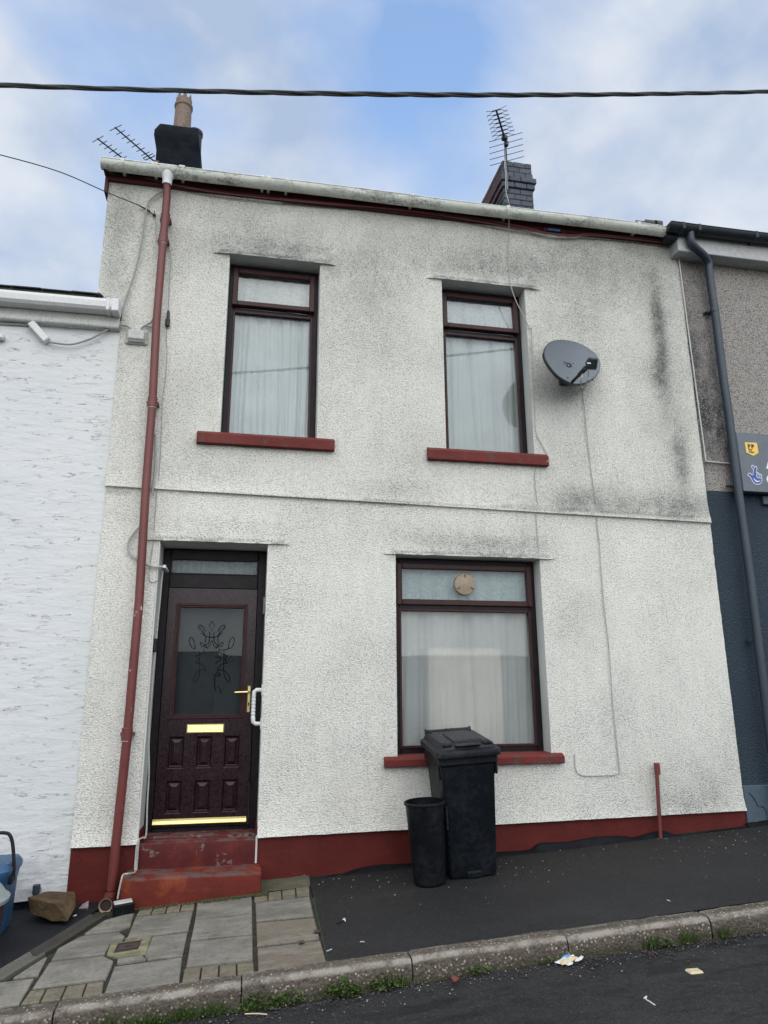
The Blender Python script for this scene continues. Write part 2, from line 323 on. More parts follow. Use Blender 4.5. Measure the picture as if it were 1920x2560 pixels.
def stonemat(name, base, tint2, stain, moss=0.0, grain=1.0):
    t = NT(name); c = t.mix(t.rnd(), base, tint2); a = t.noise(3.2, 6, .65); b = t.noise(60, 4, .7); st = t.noise(9, 5, .6, t.map(t.pos, (.5, 1.4, 1)))
    c = t.mix(t.ramp(a, .40, .66, 0, .75), c, stain); c = t.mix(t.ramp(b, .46, .66, 0, .45 * grain), c, tuple(x * .45 for x in base)); c = t.mix(t.ramp(st, .48, .66, 0, .45), c, tuple(min(.5, x * 1.7) for x in base)); c = t.mix(t.ramp(t.noise(13, 5, .7, t.map(t.pos, (1, 1, 1), (9, 2, 0))), .56, .7, 0, .5), c, tuple(x * .45 for x in stain))
    if moss: c = t.mix(t.ramp(t.noise(4, 6, .7, t.map(t.pos, (1, 1, 1), (4, 4, 4))), .5, .66, 0, moss), c, (.085, .085, .035))
    return t.done(c, .78, t.bump(t.math('ADD', b, t.math('MULTIPLY', a, 1.5)), .003 * grain), spec=.35)
M['flag'] = stonemat('grey_flagstone', (0.170, .163, .144), (.250, .238, .208), (.110, .104, .088), .18)
M['flag_rust'] = stonemat('rust_stained_flagstone', (0.165, .152, .128), (.185, .168, .14), (.15, .105, .065), .1)
M['sett'] = stonemat('sandy_sett', (0.165, .148, .112), (.215, .190, .148), (.11, .095, .06), .4, 1.6)
M['cement'] = stonemat('mossy_cement', (0.10, .095, .072), (.10, .095, .072), (.05, .053, .027), .8, 1.6)
M['drainframe'] = stonemat('mossy_drain_surround', (0.22, .205, .13), (.22, .205, .13), (.10, .10, .05), .7, 1.4)
M['iron'] = simple('rusty_iron_lid', (0.055, .038, .036), .55, .3, 20, .4, .002, 90)
M['channel'] = simple('weathered_channel', (0.045, .042, .035), .7, .3, 6, .5, .002, 60, dirtcol=(.03, .03, .026))
M['channel2'] = simple('pale_weathered_channel', (0.12, .115, .098), .7, .25, 6, .4, .002, 60)
# exposed aggregate kerb
t = NT('exposed_aggregate_kerb'); vv = t.n.new('ShaderNodeTexVoronoi'); t.l.new(t.pos, vv.inputs['Vector']); vv.inputs['Scale'].default_value = 62
k = t.sep(vv.outputs['Color']); a = t.noise(5, 6, .65); nk = t.sep(t.geo.outputs['Normal'])
pk = t.math('MULTIPLY', t.ramp(k[1], .70, .75), t.ramp(vv.outputs['Distance'], .42, .3))
c = t.mix(t.ramp(a, .35, .7), (0.095, .080, .063), (.14, .12, .093)); c = t.mix(t.ramp(t.noise(55, 4, .75), .42, .62, 0, .75), c, (.04, .034, .03))
arr = t.math('MULTIPLY', t.math('MULTIPLY', t.ramp(nk[2], .25, .5), t.ramp(nk[2], .995, .9)), t.ramp(t.noise(7, 5, .7), .35, .55))
c = t.mix(t.math('MULTIPLY', pk, .85), c, t.mix(k[2], (.42, .39, .34), (.26, .18, .14))); c = t.mix(t.math('MULTIPLY', arr, .7), c, (.36, .33, .29))
rz = t.math('SUBTRACT', t.sep(t.pos)[2], t.math('ADD', t.math('MULTIPLY', t.sep(t.pos)[0], SX), Z0 - .053))
c = t.mix(t.math('MULTIPLY', t.ramp(t.math('ADD', rz, t.math('MULTIPLY', t.noise(6, 4), .06)), -.035, -.085), .75), c, (.028, .034, .016))
M['kerb'] = t.done(c, .85, t.bump(t.math('ADD', t.math('SUBTRACT', 1.0, vv.outputs['Distance']), t.math('MULTIPLY', a, 1.5)), .006), spec=.3)
t = NT('sandstone_boulder'); a = t.noise(6, 6, .65); n = t.sep(t.geo.outputs['Normal'])
c = t.mix(t.ramp(a, .35, .65), (0.060, .036, .020), (.115, .078, .038)); c = t.mix(t.ramp(t.noise(14, 5, .6), .5, .7, 0, .7), c, (.03, .022, .018))
M['boulder'] = t.done(c, .8, t.bump(t.math('ADD', a, t.noise(40, 5, .6)), .01), spec=.25)
M['rubble'] = simple('pale_mortar_lump', (0.30, .27, .27), .85, .3, 20, .4, .006, 40)
M['membrane'] = simple('black_polythene', (0.003, .0038, .006), .7, .2, 8, .1, .004, 18, spec=.2)
M['bluecaddy'] = simple('faded_blue_plastic', (0.026, .088, .19), .45, .2, 4, .3, .001, 60)
M['browncaddy'] = simple('dark_brown_plastic', (0.06, .035, .04), .5, .25, 4, .3)
M['greylid'] = simple('pale_grey_plastic', (0.27, .31, .31), .5, .2, 5, .3)
M['leaf'] = None
t = NT('weed_leaf'); c = t.mix(t.rnd(), (.028, .060, .012), (.05, .085, .02)); c = t.mix(t.ramp(t.noise(25, 3), .35, .65), c, (.075, .115, .03)); M['leaf'] = t.done(c, .55, spec=.3)
t = NT('moss_green'); M['moss'] = t.done(t.mix(t.ramp(t.noise(50, 4), .4, .6), (.025, .035, .010), (.055, .065, .02)), .9)
M['sign'] = simple('slate_grey_sign_panel', (0.098, .120, .145), .42, .06, 2, .05)
M['signedge'] = simple('dark_sign_edge', (0.012, .02, .03), .4)
M['yellow'] = simple('yellow_vinyl', (0.78, .52, .10), .5, .05, 5, .05)
M['ink'] = simple('dark_grey_vinyl', (0.035, .035, .035), .5, .05)
M['bluevinyl'] = simple('blue_vinyl', (0.035, .075, .30), .5, .06)
M['whitevinyl'] = simple('white_vinyl', (0.82, .86, .92), .5, .04)
M['bluelabel'] = simple('blue_label', (0.06, .18, .42), .5, .3, 60, .2)
M['litterwhite'] = simple('white_wrapper', (0.72, .74, .74), .4, .1, 30, .2)
M['littercream'] = simple('cream_wrapper', (0.62, .54, .34), .5, .15, 30, .2)
M['litterblue'] = simple('blue_wrapper', (0.06, .27, .60), .4, .1, 30, .1)
M['leafred'] = simple('red_brown_leaf', (0.22, .05, .03), .6)
M['opp'] = simple('opposite_pale_render', (0.62, .64, .66), .85, .15, 1, .2)
M['opproof'] = simple('opposite_slates', (0.07, .075, .08), .6, .3, 4)
M['garage'] = simple('dark_green_steel', (0.02, .032, .036), .45, .2, 3)
M['grit'] = simple('pale_grit', (0.42, .41, .38), .8, .4, 80, .2)
M['hill'] = simple('hill_grass', (0.05, .07, .03), .9, .3, .05)

# ------------------------------------------------------------------ mesh helpers
ORG = {}                                      # object name -> world origin (no parent is ever rotated)
def tag(o, label=None, cat=None, group=None, kind=None):
    for k, v in (('label', label), ('category', cat), ('group', group), ('kind', kind)):
        if v: o[k] = v
    return o
def empty(name, loc, label=None, cat=None, group=None, kind=None):
    o = bpy.data.objects.new(name, None); C.objects.link(o); o.location = loc; o.empty_display_size = .1
    ORG[o.name] = Vector(loc); return tag(o, label, cat, group, kind)
def frame_axes(dv):
    dv = dv.normalized(); u = dv.cross(Vector((0, 0, 1)))
    if u.length < 1e-3: u = dv.cross(Vector((0, 1, 0)))
    u.normalize(); return u, dv.cross(u).normalized()
class MB:
    def __init__(s): s.v = []; s.f = []; s.mi = []; s.sm = []
    def face(s, idx, m=0, sm=False): s.f.append(tuple(idx)); s.mi.append(m); s.sm.append(sm)
    def poly(s, pts, m=0, sm=False):
        b = len(s.v); s.v += [Vector(p) for p in pts]; s.face(range(b, b + len(pts)), m, sm)
    def box(s, a, b, m=0, M4=None):
        (x0, y0, z0), (x1, y1, z1) = a, b
        c = [Vector(q) for q in ((x0, y0, z0), (x1, y0, z0), (x1, y1, z0), (x0, y1, z0), (x0, y0, z1), (x1, y0, z1), (x1, y1, z1), (x0, y1, z1))]
        if M4: c = [M4 @ q for q in c]
        k = len(s.v); s.v += c
        for q in ((0, 3, 2, 1), (4, 5, 6, 7), (0, 1, 5, 4), (1, 2, 6, 5), (2, 3, 7, 6), (3, 0, 4, 7)): s.face([k + i for i in q], m)
        return s
    def bbox(s, a, b, bev=.004, m=0, M4=None):   # chamfered box
        lo = Vector((min(a[0], b[0]), min(a[1], b[1]), min(a[2], b[2]))); hi = Vector((max(a[0], b[0]), max(a[1], b[1]), max(a[2], b[2])))
        bm = bmesh.new(); bmesh.ops.create_cube(bm, size=1.0)
        for v in bm.verts: v.co = Vector([lo[i] + (v.co[i] + .5) * (hi[i] - lo[i]) for i in range(3)])
        bev = min(bev, min(hi - lo) * .45)
        bmesh.ops.bevel(bm, geom=bm.edges[:], offset=bev, segments=1, affect='EDGES')
        s.bm(bm, m, M4); return s
    def bm(s, bm, m=0, M4=None, sm=False):
        k = len(s.v); bm.verts.index_update()
        for v in bm.verts: s.v.append((M4 @ v.co) if M4 else v.co.copy())
        for fc in bm.faces: s.face([k + v.index for v in fc.verts], m, sm)
        bm.free()
    def tube(s, pts, rad, n=8, m=0, caps=True, M4=None):
        pts = [Vector(p) for p in pts]
        if M4: pts = [M4 @ p for p in pts]
        rr = rad if isinstance(rad, (list, tuple)) else [rad] * len(pts)
        k = len(s.v); u = None
        for i, p in enumerate(pts):
            dv = (pts[min(i + 1, len(pts) - 1)] - pts[max(i - 1, 0)]).normalized()
            if u is None: u, w = frame_axes(dv)
            else:
                u = (u - dv * u.dot(dv)).normalized()
            w = dv.cross(u)
            for j in range(n):
                a = 2 * math.pi * j / n; s.v.append(p + (u * math.cos(a) + w * math.sin(a)) * rr[i])
        for i in range(len(pts) - 1):
            for j in range(n):
                s.face((k + i * n + j, k + i * n + (j + 1) % n, k + (i + 1) * n + (j + 1) % n, k + (i + 1) * n + j), m, True)
        if caps:
            s.face([k + j for j in reversed(range(n))], m); e = k + (len(pts) - 1) * n; s.face([e + j for j in range(n)], m)
        return s
    def prism(s, poly, dv, m=0, side=None, inset=0.0):
        """extrude a planar polygon along dv"""
        p = [Vector(q) for q in poly]; k = len(s.v); n = len(p); dv = Vector(dv)
        s.v += p + [q + dv for q in p]
        s.face(range(k, k + n), m); s.face([k + n + i for i in reversed(range(n))], m)
        for i in range(n): s.face((k + i, k + n + i, k + n + (i + 1) % n, k + (i + 1) % n), m if side is None else side)
        return s
    def lathe(s, prof, c, n=24, M4=None, m=0):
        k = len(s.v); c = Vector(c)
        for rr, z in prof:
            for j in range(n):
                a = 2 * math.pi * j / n; q = Vector((rr * math.cos(a), rr * math.sin(a), z)) + c
                s.v.append(M4 @ q if M4 else q)
        for i in range(len(prof) - 1):
            for j in range(n):
                s.face((k + i * n + j, k + i * n + (j + 1) % n, k + (i + 1) * n + (j + 1) % n, k + (i + 1) * n + j), m, True)
        return s
    def build(s, name, mats, parent=None, origin=None, recalc=True, sharp=35):
        me = bpy.data.meshes.new(name)
        lo = Vector([min(v[i] for v in s.v) for i in range(3)]); hi = Vector([max(v[i] for v in s.v) for i in range(3)])
        o0 = Vector(origin) if origin is not None else Vector(((lo.x + hi.x) / 2, (lo.y + hi.y) / 2, lo.z))
        me.from_pydata([v - o0 for v in s.v], [], s.f)
        me.polygons.foreach_set('material_index', s.mi); me.polygons.foreach_set('use_smooth', s.sm)
        for m_ in (mats if isinstance(mats, (list, tuple)) else [mats]): me.materials.append(M[m_] if isinstance(m_, str) else m_)
        if recalc:
            bm = bmesh.new(); bm.from_mesh(me); bmesh.ops.recalc_face_normals(bm, faces=bm.faces[:])
            for e in bm.edges:
                if len(e.link_faces) == 2 and e.calc_face_angle(0) > math.radians(sharp): e.smooth = False
            bm.to_mesh(me); bm.free()
        me.update()
        o = bpy.data.objects.new(name, me); C.objects.link(o)
        if parent: o.parent = parent; o.location = o0 - ORG[parent.name]
        else: o.location = o0
        ORG[o.name] = o0
        return o
def smoothpath(pts, sub=4):                    # Catmull-Rom
    pts = [Vector(p) for p in pts]; out = []
    for i in range(len(pts) - 1):
        p0, p1, p2, p3 = pts[max(i - 1, 0)], pts[i], pts[i + 1], pts[min(i + 2, len(pts) - 1)]
        for k in range(sub):
            u = k / sub
            out.append(.5 * ((2 * p1) + (p2 - p0) * u + (2 * p0 - 5 * p1 + 4 * p2 - p3) * u * u + (3 * p1 - p0 - 3 * p2 + p3) * u ** 3))
    out.append(pts[-1]); return out
def slab(poly, mat, parent, name, top=0.0, th=.05, shrink=.015, bev=.005):
    """a flag, sett or lid lying in the pavement: polygon in plan, bevelled top edge"""
    c = sum((Vector(p) for p in poly), Vector()) / len(poly); n = len(poly); mb = MB(); hx = max(abs(p[0] - c.x) for p in poly); hy = max(abs(p[1] - c.y) for p in poly)
    q = []
    for p in poly:
        v = Vector(p) - c; q.append(c + Vector((v.x * (1 - shrink * .35 / hx), v.y * (1 - shrink * 1.0 / hy), v.z)))
    tilt = (random.uniform(-.004, .004), random.uniform(-.004, .004), random.uniform(-.002, .003))
    def up(p, h): return Vector((p.x, p.y, pz(p.x, p.y) + top + h + (p.x - c.x) * tilt[0] + (p.y - c.y) * tilt[1] + tilt[2]))
    a = [up(c + (p - c) * (1 - bev * 1.2 / max((p - c).length, .01)), 0) for p in q]; b = [up(p, -bev) for p in q]; e = [up(p, -th) for p in q]
    mb.v = a + b + e; mb.face(range(n))
    for i in range(n):
        j = (i + 1) % n; mb.face((i, n + i, n + j, j)); mb.face((n + i, 2 * n + i, 2 * n + j, n + j))
    return mb.build(name, mat, parent, sharp=20)
def clone(o, parent, loc):
    c = o.copy(); C.objects.link(c); c.parent = parent; c.location = Vector(loc) - ORG[parent.name]; ORG[c.name] = Vector(loc); return c

# ================================================================== THE STREET
def line_at(pts, x):
    for (a, za), (b, zb) in zip(pts, pts[1:]):
        if x <= b: return za + (zb - za) * (x - a) / (b - a)
    return pts[-1][1]
XL, XR = -9.0, 12.0
KB, KF = -1.655, -1.775
ROADOFF = -.118
# pavement: tarmac right of the flags, damp tarmac left of the channel, mossy bed under the flags
tA, tB = G(775, 2200), G(821, 2405)
chU = [G(237, 2279), G(69.4, 2382), G(-20, 2434)]
chL = [G(252, 2300), G(139, 2369), G(-20, 2466)]
def gp(x, y, off=0.0): return Vector((x, y, pz(x, y) + off))
def sheet(mb, poly, off, m=0):
    mb.poly([gp(p[0], p[1], off) for p in poly], m)
mb = MB()
nx = 90
def sub_sheet(xa0, xa1, xb0, xb1, ya, yb, off, m, nx, ny, amp=0.0):
    """quad between y=ya (x from xa0..xa1) and y=yb (xb0..xb1)"""
    k = len(mb.v)
    for j in range(ny + 1):
        v_ = j / ny; y = ya + (yb - ya) * v_; x0 = xa0 + (xb0 - xa0) * v_; x1 = xa1 + (xb1 - xa1) * v_
        for i in range(nx + 1):
            x = x0 + (x1 - x0) * i / nx; e = 1.0 if 0 < i < nx and 0 < j < ny else 0.0
            h = amp * e * (noise.noise(Vector((x * 1.7, y * 1.7, 3))) + .4 * noise.noise(Vector((x * 6, y * 6, 1))))
            mb.v.append(gp(x, y, off + h))
    for j in range(ny):
        for i in range(nx): mb.face((k + j * (nx + 1) + i, k + j * (nx + 1) + i + 1, k + (j + 1) * (nx + 1) + i + 1, k + (j + 1) * (nx + 1) + i), m, True)
sub_sheet(tA.x, XR, tB.x, XR, .15, KB, 0.0, 0, 120, 18, .005)
sub_sheet(-1.6, tA.x, -1.9, tB.x, .15, KB, -.014, 1, 40, 18, .002)
# damp tarmac left of the drainage channel
lu = [(-.80, .1), (chU[0].x, chU[0].y + .02), (chU[1].x, chU[1].y), (chU[2].x, chU[2].y), (-2.25, KB), (XL, KB), (XL, .1)]
sheet(mb, lu, -.002, 2)
pave = mb.build('pavement', ['tarmac', 'joint', 'tarmac_dark'], recalc=True); tag(pave, kind='structure')
# flags and setts
Z1 = lambda *p: [G(x, y) for x, y in Zm(0, 2100, 3.456, p)]
Z2 = lambda *p: [G(x, y) for x, y in Zm(280, 2050, 2.676, p)]
Z8 = lambda *p: [G(x, y) for x, y in Zm(250, 2320, 11.06, p)]
flags = [(Z2((955, 548), (1325, 508), (1355, 640), (960, 678)), 'flag'), (Z2((960, 683), (1357, 645), (1395, 793), (965, 842)), 'flag_rust'),
         (Z2((968, 847), (1397, 797), (1445, 955), (972, 1018)), 'flag_rust'),
         (Z2((568, 540), (940, 495), (942, 618), (552, 657)), 'flag'), (Z2((552, 662), (942, 623), (945, 765), (522, 806)), 'flag'),
         (Z2((520, 812), (945, 770), (948, 935), (490, 988)), 'flag'),
         (Z2((155, 645), (548, 602), (515, 738), (95, 790)), 'flag'),
         (Z2((270, 772), (513, 743), (478, 905), (235, 935), (218, 910), (226, 880)), 'flag'),
         (Z1((985, 1085), (1583, 1005), (1555, 1235), (892, 1328)), 'flag'),
         (Z1((900, 690), (1168, 614), (1130, 740), (1040, 778), (722, 812)), 'flag'),
         (Z1((700, 822), (1040, 785), (1085, 820), (1058, 876), (955, 893), (905, 985), (432, 1040), (492, 935)), 'flag'),
         (Z1((425, 1047), (900, 992), (985, 1035), (968, 1090), (918, 1200), (268, 1283)), 'flag'),
         (Z1((400, 1000), (418, 1000), (330, 1168), (100, 1198)), 'flag'),
         (Z1((-60, 1226), (308, 1182), (168, 1418), (-160, 1470)), 'flag'),
         (Z8((475, 830), (1215, 722), (1225, 815), (1290, 865), (440, 995)), 'flag')]
for poly, m_ in flags: slab(poly, m_, pave, 'flagstone')
def setts(top, bot, cuts_t, cuts_b, conv):
    """row of setts between two lines, cut at fractions"""
    T = conv(*top); B = conv(*bot)
    for i in range(len(cuts_t) - 1):
        a = T[0].lerp(T[1], cuts_t[i]); b = T[0].lerp(T[1], cuts_t[i + 1]); c_ = B[0].lerp(B[1], cuts_b[i + 1]); e = B[0].lerp(B[1], cuts_b[i])
        slab([a, b, c_, e], 'sett', pave, 'sett', shrink=.012, bev=.005, top=random.uniform(-.003, .001))
q4 = [0, .25, .5, .75, 1]
setts(((945, 492), (1320, 442)), ((950, 543), (1325, 504)), q4, q4, Z2)
setts(((483, 992), (948, 940)), ((462, 1086), (958, 1020)), q4, q4, Z2)
setts(((190, 582), (560, 540)), ((160, 638), (550, 597)), q4, q4, Z2)
setts(((262, 1290), (905, 1212)), ((168, 1418), (885, 1330)), [0, .22, .49, .76, 1], [0, .24, .49, .75, 1], Z1)
slab(Z8((690, 275), (1440, 180), (1435, 245), (1120, 285), (690, 345)), 'sett', pave, 'sett', shrink=.002)
slab(Z8((1130, 290), (1430, 255), (1395, 348), (1190, 350)), 'sett', pave, 'sett', shrink=.002)
# mossy cement fillet at the foot of the steps
mb = MB()
top = Z2((50, 560), (190, 548), (420, 520), (600, 490), (760, 475), (1000, 405), (1240, 385), (1322, 398))
bot = Z2((60, 600), (185, 578), (440, 545), (560, 530), (760, 510), (945, 485), (1240, 452), (1325, 440))
tp = smoothpath(top, 5); bp = smoothpath(bot, 5)
for i in range(len(tp)):
    j = random.uniform(-.006, .006)
    mb.v += [tp[i] + Vector((0, .03, .02 + j)), tp[i].lerp(bp[i], .5) + Vector((0, j, .010 + j)), bp[i] + Vector((0, j, -.004))]
for i in range(len(tp) - 1):
    for q in (0, 1): mb.face((i * 3 + q, i * 3 + 3 + q, i * 3 + 4 + q, i * 3 + 1 + q), 0, True)
mb.build('cement_fillet', 'cement', pave)
# kerb
mb = MB(); mb.box((XL, KF, -3), (XR, KB, -2.9)); kerb = None
mb = MB(); mb.v = [Vector(p) for x in (XL, XR) for p in ((x, KB + .01, pz(x, KB) - .06), (x, KF + .02, pz(x, KB) - .06), (x, KF + .02, pz(x, KB) - .3), (x, KB + .01, pz(x, KB) - .3))]
for i in range(4): mb.face((i, (i + 1) % 4, 4 + (i + 1) % 4, 4 + i))
kerb = mb.build('kerb', 'joint'); tag(kerb, kind='structure')
prof = [(KB + .002, -.10), (KB, -.006), (KB - .006, .001), (KF + .050, .0015), (KF + .022, -.003), (KF + .008, -.013), (KF + .000, -.030), (KF - .006, -.075), (KF - .010, -.19)]
joints = [-0.841 + .908 * i for i in range(-8, 15)]
for ji in range(len(joints) - 1):
    a, b = joints[ji] + .004, joints[ji + 1] - .004; mb = MB(); N = 24; dz = random.uniform(-.004, .004); dy = random.uniform(-.006, .006); K = len(prof)
    for i in range(N + 1):
        x = a + (b - a) * i / N; e = min(i, N - i); rnd_ = .010 if e == 0 else 0.0
        for q, (y, z) in enumerate(prof):
            wv = .0035 * noise.noise(Vector((x * 9, y * 20, z * 20 + ji))) + .003 * noise.noise(Vector((x * 2.2, 4 + y, ji)))
            chip = -.012 * max(0, noise.noise(Vector((x * 11, ji * 3.3, 7))) - .25) if 3 <= q <= 6 else 0
            mb.v.append(Vector((x, y + dy + (rnd_ * .5 if q > 3 else 0) + wv - chip, pz(x, KB) + z + dz - (rnd_ if 2 <= q <= 6 else 0) + wv + chip)))
    for i in range(N):
        for q in range(K - 1): mb.face((i * K + q, (i + 1) * K + q, (i + 1) * K + q + 1, i * K + q + 1), 0, True)
    mb.face(range(K)); mb.face([N * K + q for q in reversed(range(K))])
    mb.build('kerb_stone', 'kerb', kerb, sharp=50)
# road
mb = MB(); k = 0
ys = [KF + .02, KF - .08, KF - .2, -2.4, -3, -4, -5, -6, -7, -8.2]; NX = 120
for y in ys:
    for i in range(NX + 1):
        x = XL + (XR - XL) * i / NX; cam_ = .018 * min(1, (KF - y) / 2.5) if y > -6 else .0
        h = .006 * noise.noise(Vector((x * 1.3, y * 1.3, 0))) + .003 * noise.noise(Vector((x * 5, y * 5, 0)))
        mb.v.append(Vector((x, y, pz(x, KF) + ROADOFF + cam_ + h)))
for j in range(len(ys) - 1):
    for i in range(NX): mb.face((j * (NX + 1) + i, j * (NX + 1) + i + 1, (j + 1) * (NX + 1) + i + 1, (j + 1) * (NX + 1) + i), 0, True)
tag(mb.build('road', 'road'), kind='structure')
mb = MB(); mb.poly([gp(XL, -8.15, -.02), gp(XR, -8.15, -.02), gp(XR, -14, -.02), gp(XL, -14, -.02)]); tag(mb.build('far_pavement', 'tarmac'), kind='structure')
mb = MB(); z_ = -3.0; mb.poly([(-600, -600, z_ - 4), (600, -600, z_ - 4), (600, 600, z_ - 4), (-600, 600, z_ - 4)]); tag(mb.build('ground', 'hill'), kind='structure')

# ================================================================== THE HOUSE
house = empty('terrace_house', (1.6, 0, -1.3), 'cream roughcast terraced house with dark red plinth, brown windows and maroon door', 'house')
HX0, HX1, HXL = -1.402, 4.414, -1.180
OP = [(-.278, .567, 2.215, 3.978, .15), (1.768, 2.634, 2.193, 3.952, .15), (1.279, 2.624, -.505, 1.180, .15), (-.712, .169, -1.5, 1.232, .33)]
LIN = [(3.978, -.400, .688), (3.952, 1.650, 2.772), (1.180, 1.195, 2.728), (1.232, -.818, .325)]
def warp(x, z):
    if .95 < z < 2.1:
        w = 1 - (abs(z - 1.633) / (.47 if z > 1.633 else .40)); w = max(0, w)
        z -= .01543 * (x - 1.63) * min(1, w * 2.2)
    elif z < -.6: z += .0128 * (x - 1.63) * min(1, (-.6 - z) / .3)
    return z
def lipfade(x, xa, xb):
    if x < xa - 1e-4 or x > xb + 1e-4: return 0.0
    e = min(x - xa, xb - x); return min(1, .55 + e / .12)
def yoff(x, z):                                # z in unwarped rows
    o = 0.0
    if z >= 1.633 - 1e-4: o = min(o, -.026 * math.exp(-(z - 1.633) / .11))
    if z < -.5: o = min(o, -.030 * math.exp(-(z + 1.053) / .08))
    for z0, xa, xb in LIN:
        if z >= z0 - 1e-4 and z < z0 + .6: o = min(o, -.026 * math.exp(-(z - z0) / .10) * lipfade(x, xa, xb))
    return o
def cuts(a, b, step, fixed):
    s = {round(v, 4) for v in fixed if a <= v <= b}; n = int((b - a) / step)
    for i in range(n + 1):
        v = a + (b - a) * i / n
        if all(abs(v - w) > step * .45 for w in fixed): s.add(round(v, 4))
    return sorted(s)
fx = [HX0, HXL, HX1] + [v for o in OP for v in o[:2]] + [v for l in LIN for v in l[1:]]
fz = [-1.053, 4.76, 3.325, 1.633, 1.629] + [v for o in OP for v in o[2:4] if v > -1.05] + [l[0] - .004 for l in LIN] + [l[0] + .02 for l in LIN] + [1.653, -1.03]
xs = cuts(HX0, HX1, .04, fx); zs = cuts(-1.053, 4.76, .04, fz)
STAIN_SHADE = []     # x, z, rx, rz, amount : algae and soot on the paint, plus painted shade round the dish
def stain(px, py, rx, rz, a):
    p = P(px, py); STAIN_SHADE.append((p.x, p.z, rx * 1.15, rz * 1.15, a * .74))
for a in ((300, 520, .16, .7, .34), (280, 700, .10, .5, .30), (480, 620, .5, .22, .20), (640, 600, .55, .25, .26), (700, 640, .5, .18, .34), (850, 690, .45, .35, .30),
          (950, 720, .3, .4, .22), (1020, 600, .7, .2, .14), (1080, 660, .4, .2, .22), (1230, 665, .5, .15, .42), (1250, 640, .6, .2, .22), (1400, 650, .5, .4, .22),
          (1400, 800, .3, .3, .26), (1330, 905, .14, .25, .42), (1400, 985, .28, .10, .40), (1460, 700, .5, .5, .26), (1560, 660, .5, .4, .24), (1640, 720, .35, .8, .30),  # includes the dish's shade, painted on the wall beside and below it
          (1640, 780, .05, .22, .60), (1652, 820, .06, .26, .85), (1650, 880, .07, .35, .55), (1640, 930, .10, .12, .60), (1662, 1000, .10, .5, .32), (1700, 1130, .07, .22, .75),
          (1706, 1200, .05, .16, .55), (1690, 1080, .3, .6, .20), (1560, 1260, .7, .13, .50), (1700, 1270, .35, .13, .50), (1450, 1250, .3, .1, .40), (1000, 1228, .35, .09, .34),
          (990, 1150, .3, .5, .14), (1120, 1350, .6, .12, .32), (1260, 1372, .35, .1, .38), (1100, 1130, .4, .2, .14), (560, 1180, .3, .1, .16), (1700, 1960, .6, .25, .28),
          (1760, 2010, .35, .12, .34), (1560, 2030, .6, .1, .18), (1330, 1330, .25, .3, .15), (620, 1120, .4, .08, .14), (300, 850, .1, .4, .18), (1750, 620, .1, 1.2, .2)): stain(*a)
def dirt(x, z):  # grime amount, with the dish's painted shade among its blobs
    v = 0.0
    for sx, sz, rx, rz, a in STAIN_SHADE:
        dx, dz_ = (x - sx) / rx, (z - sz) / rz; q = dx * dx + dz_ * dz_
        if q < 6: v += a * math.exp(-q) * (1 + .45 * noise.noise(Vector((x * 5, z * 3.5, sx))))
    v += .10 * max(0, (z - 4.0) / .7) + .06 * max(0, min(1, (z - 1.6) / .1))
    for z0, xa, xb in LIN:
        if xa < x < xb and 0 <= z - z0 < .03: v += .35
        if xa < x < xb and 0 <= z - z0 < .2: v += .10
    if 0 <= z - 1.633 < .03: v += .3
    return min(1.0, v)
mb = MB(); vid = {}; attr = []
def gv(i, j):
    if (i, j) in vid: return vid[i, j]
    x, z = xs[i], zs[j]
    y = yoff(x, z) + .005 * noise.noise(Vector((x * .9, z * .9, 2))) + .0025 * noise.noise(Vector((x * 4, z * 4, 5)))
    zz_ = warp(x, z)
    if any(abs(z - l[0]) < .001 or abs(z - l[0] + .004) < .001 for l in LIN): zz_ += .004 * noise.noise(Vector((x * 14, 1, z)))
    if j == 0: zz_ += .004 * noise.noise(Vector((x * 8, 3, 0)))
    xx_ = x
    if x == HX1: xx_ += .006 * noise.noise(Vector((0, z * 3, 8))) + .004 * noise.noise(Vector((0, z * 14, 8)))
    mb.v.append(Vector((xx_, y, zz_))); attr.append(dirt(x, zz_)); vid[i, j] = len(mb.v) - 1; return vid[i, j]
def in_open(x, z): return any(o[0] < x < o[1] and o[2] < z < o[3] for o in OP)
edges = {}
for i in range(len(xs) - 1):
    for j in range(len(zs) - 1):
        xc, zc = (xs[i] + xs[i + 1]) / 2, (zs[j] + zs[j + 1]) / 2
        if in_open(xc, zc) or (xc < HXL and zc < 3.325): continue
        q = [gv(i, j), gv(i + 1, j), gv(i + 1, j + 1), gv(i, j + 1)]; mb.face(q, 0, True)
        for a, b in zip(q, q[1:] + q[:1]):
            if (b, a) in edges: del edges[b, a]
            else: edges[a, b] = 1
for (a, b) in list(edges):
    A, B = mb.v[a], mb.v[b]; mid = (A + B) / 2; op = next((o for o in OP if o[0] - .02 < mid.x < o[1] + .02 and o[2] - .03 < mid.z < o[3] + .03), None)
    dep = op[4] + .04 if op else .08
    k = len(mb.v); mb.v += [A.copy(), B.copy(), Vector((B.x, dep, B.z)), Vector((A.x, dep, A.z))]; attr += [attr[a], attr[b], .15, .15]
    mb.face((k, k + 3, k + 2, k + 1), 1 if op else 0)
wall = mb.build('front_wall', ['wall', 'reveal'], house, origin=(1.6, 0, -1.05), recalc=False)
at = wall.data.attributes.new('dirt', 'FLOAT', 'POINT'); at.data.foreach_set('value', attr)
bmt = bmesh.new(); bmt.from_mesh(wall.data)
for e in bmt.edges:
    if len(e.link_faces) == 2 and e.calc_face_angle(0) > math.radians(28): e.smooth = False
bmt.to_mesh(wall.data); bmt.free()
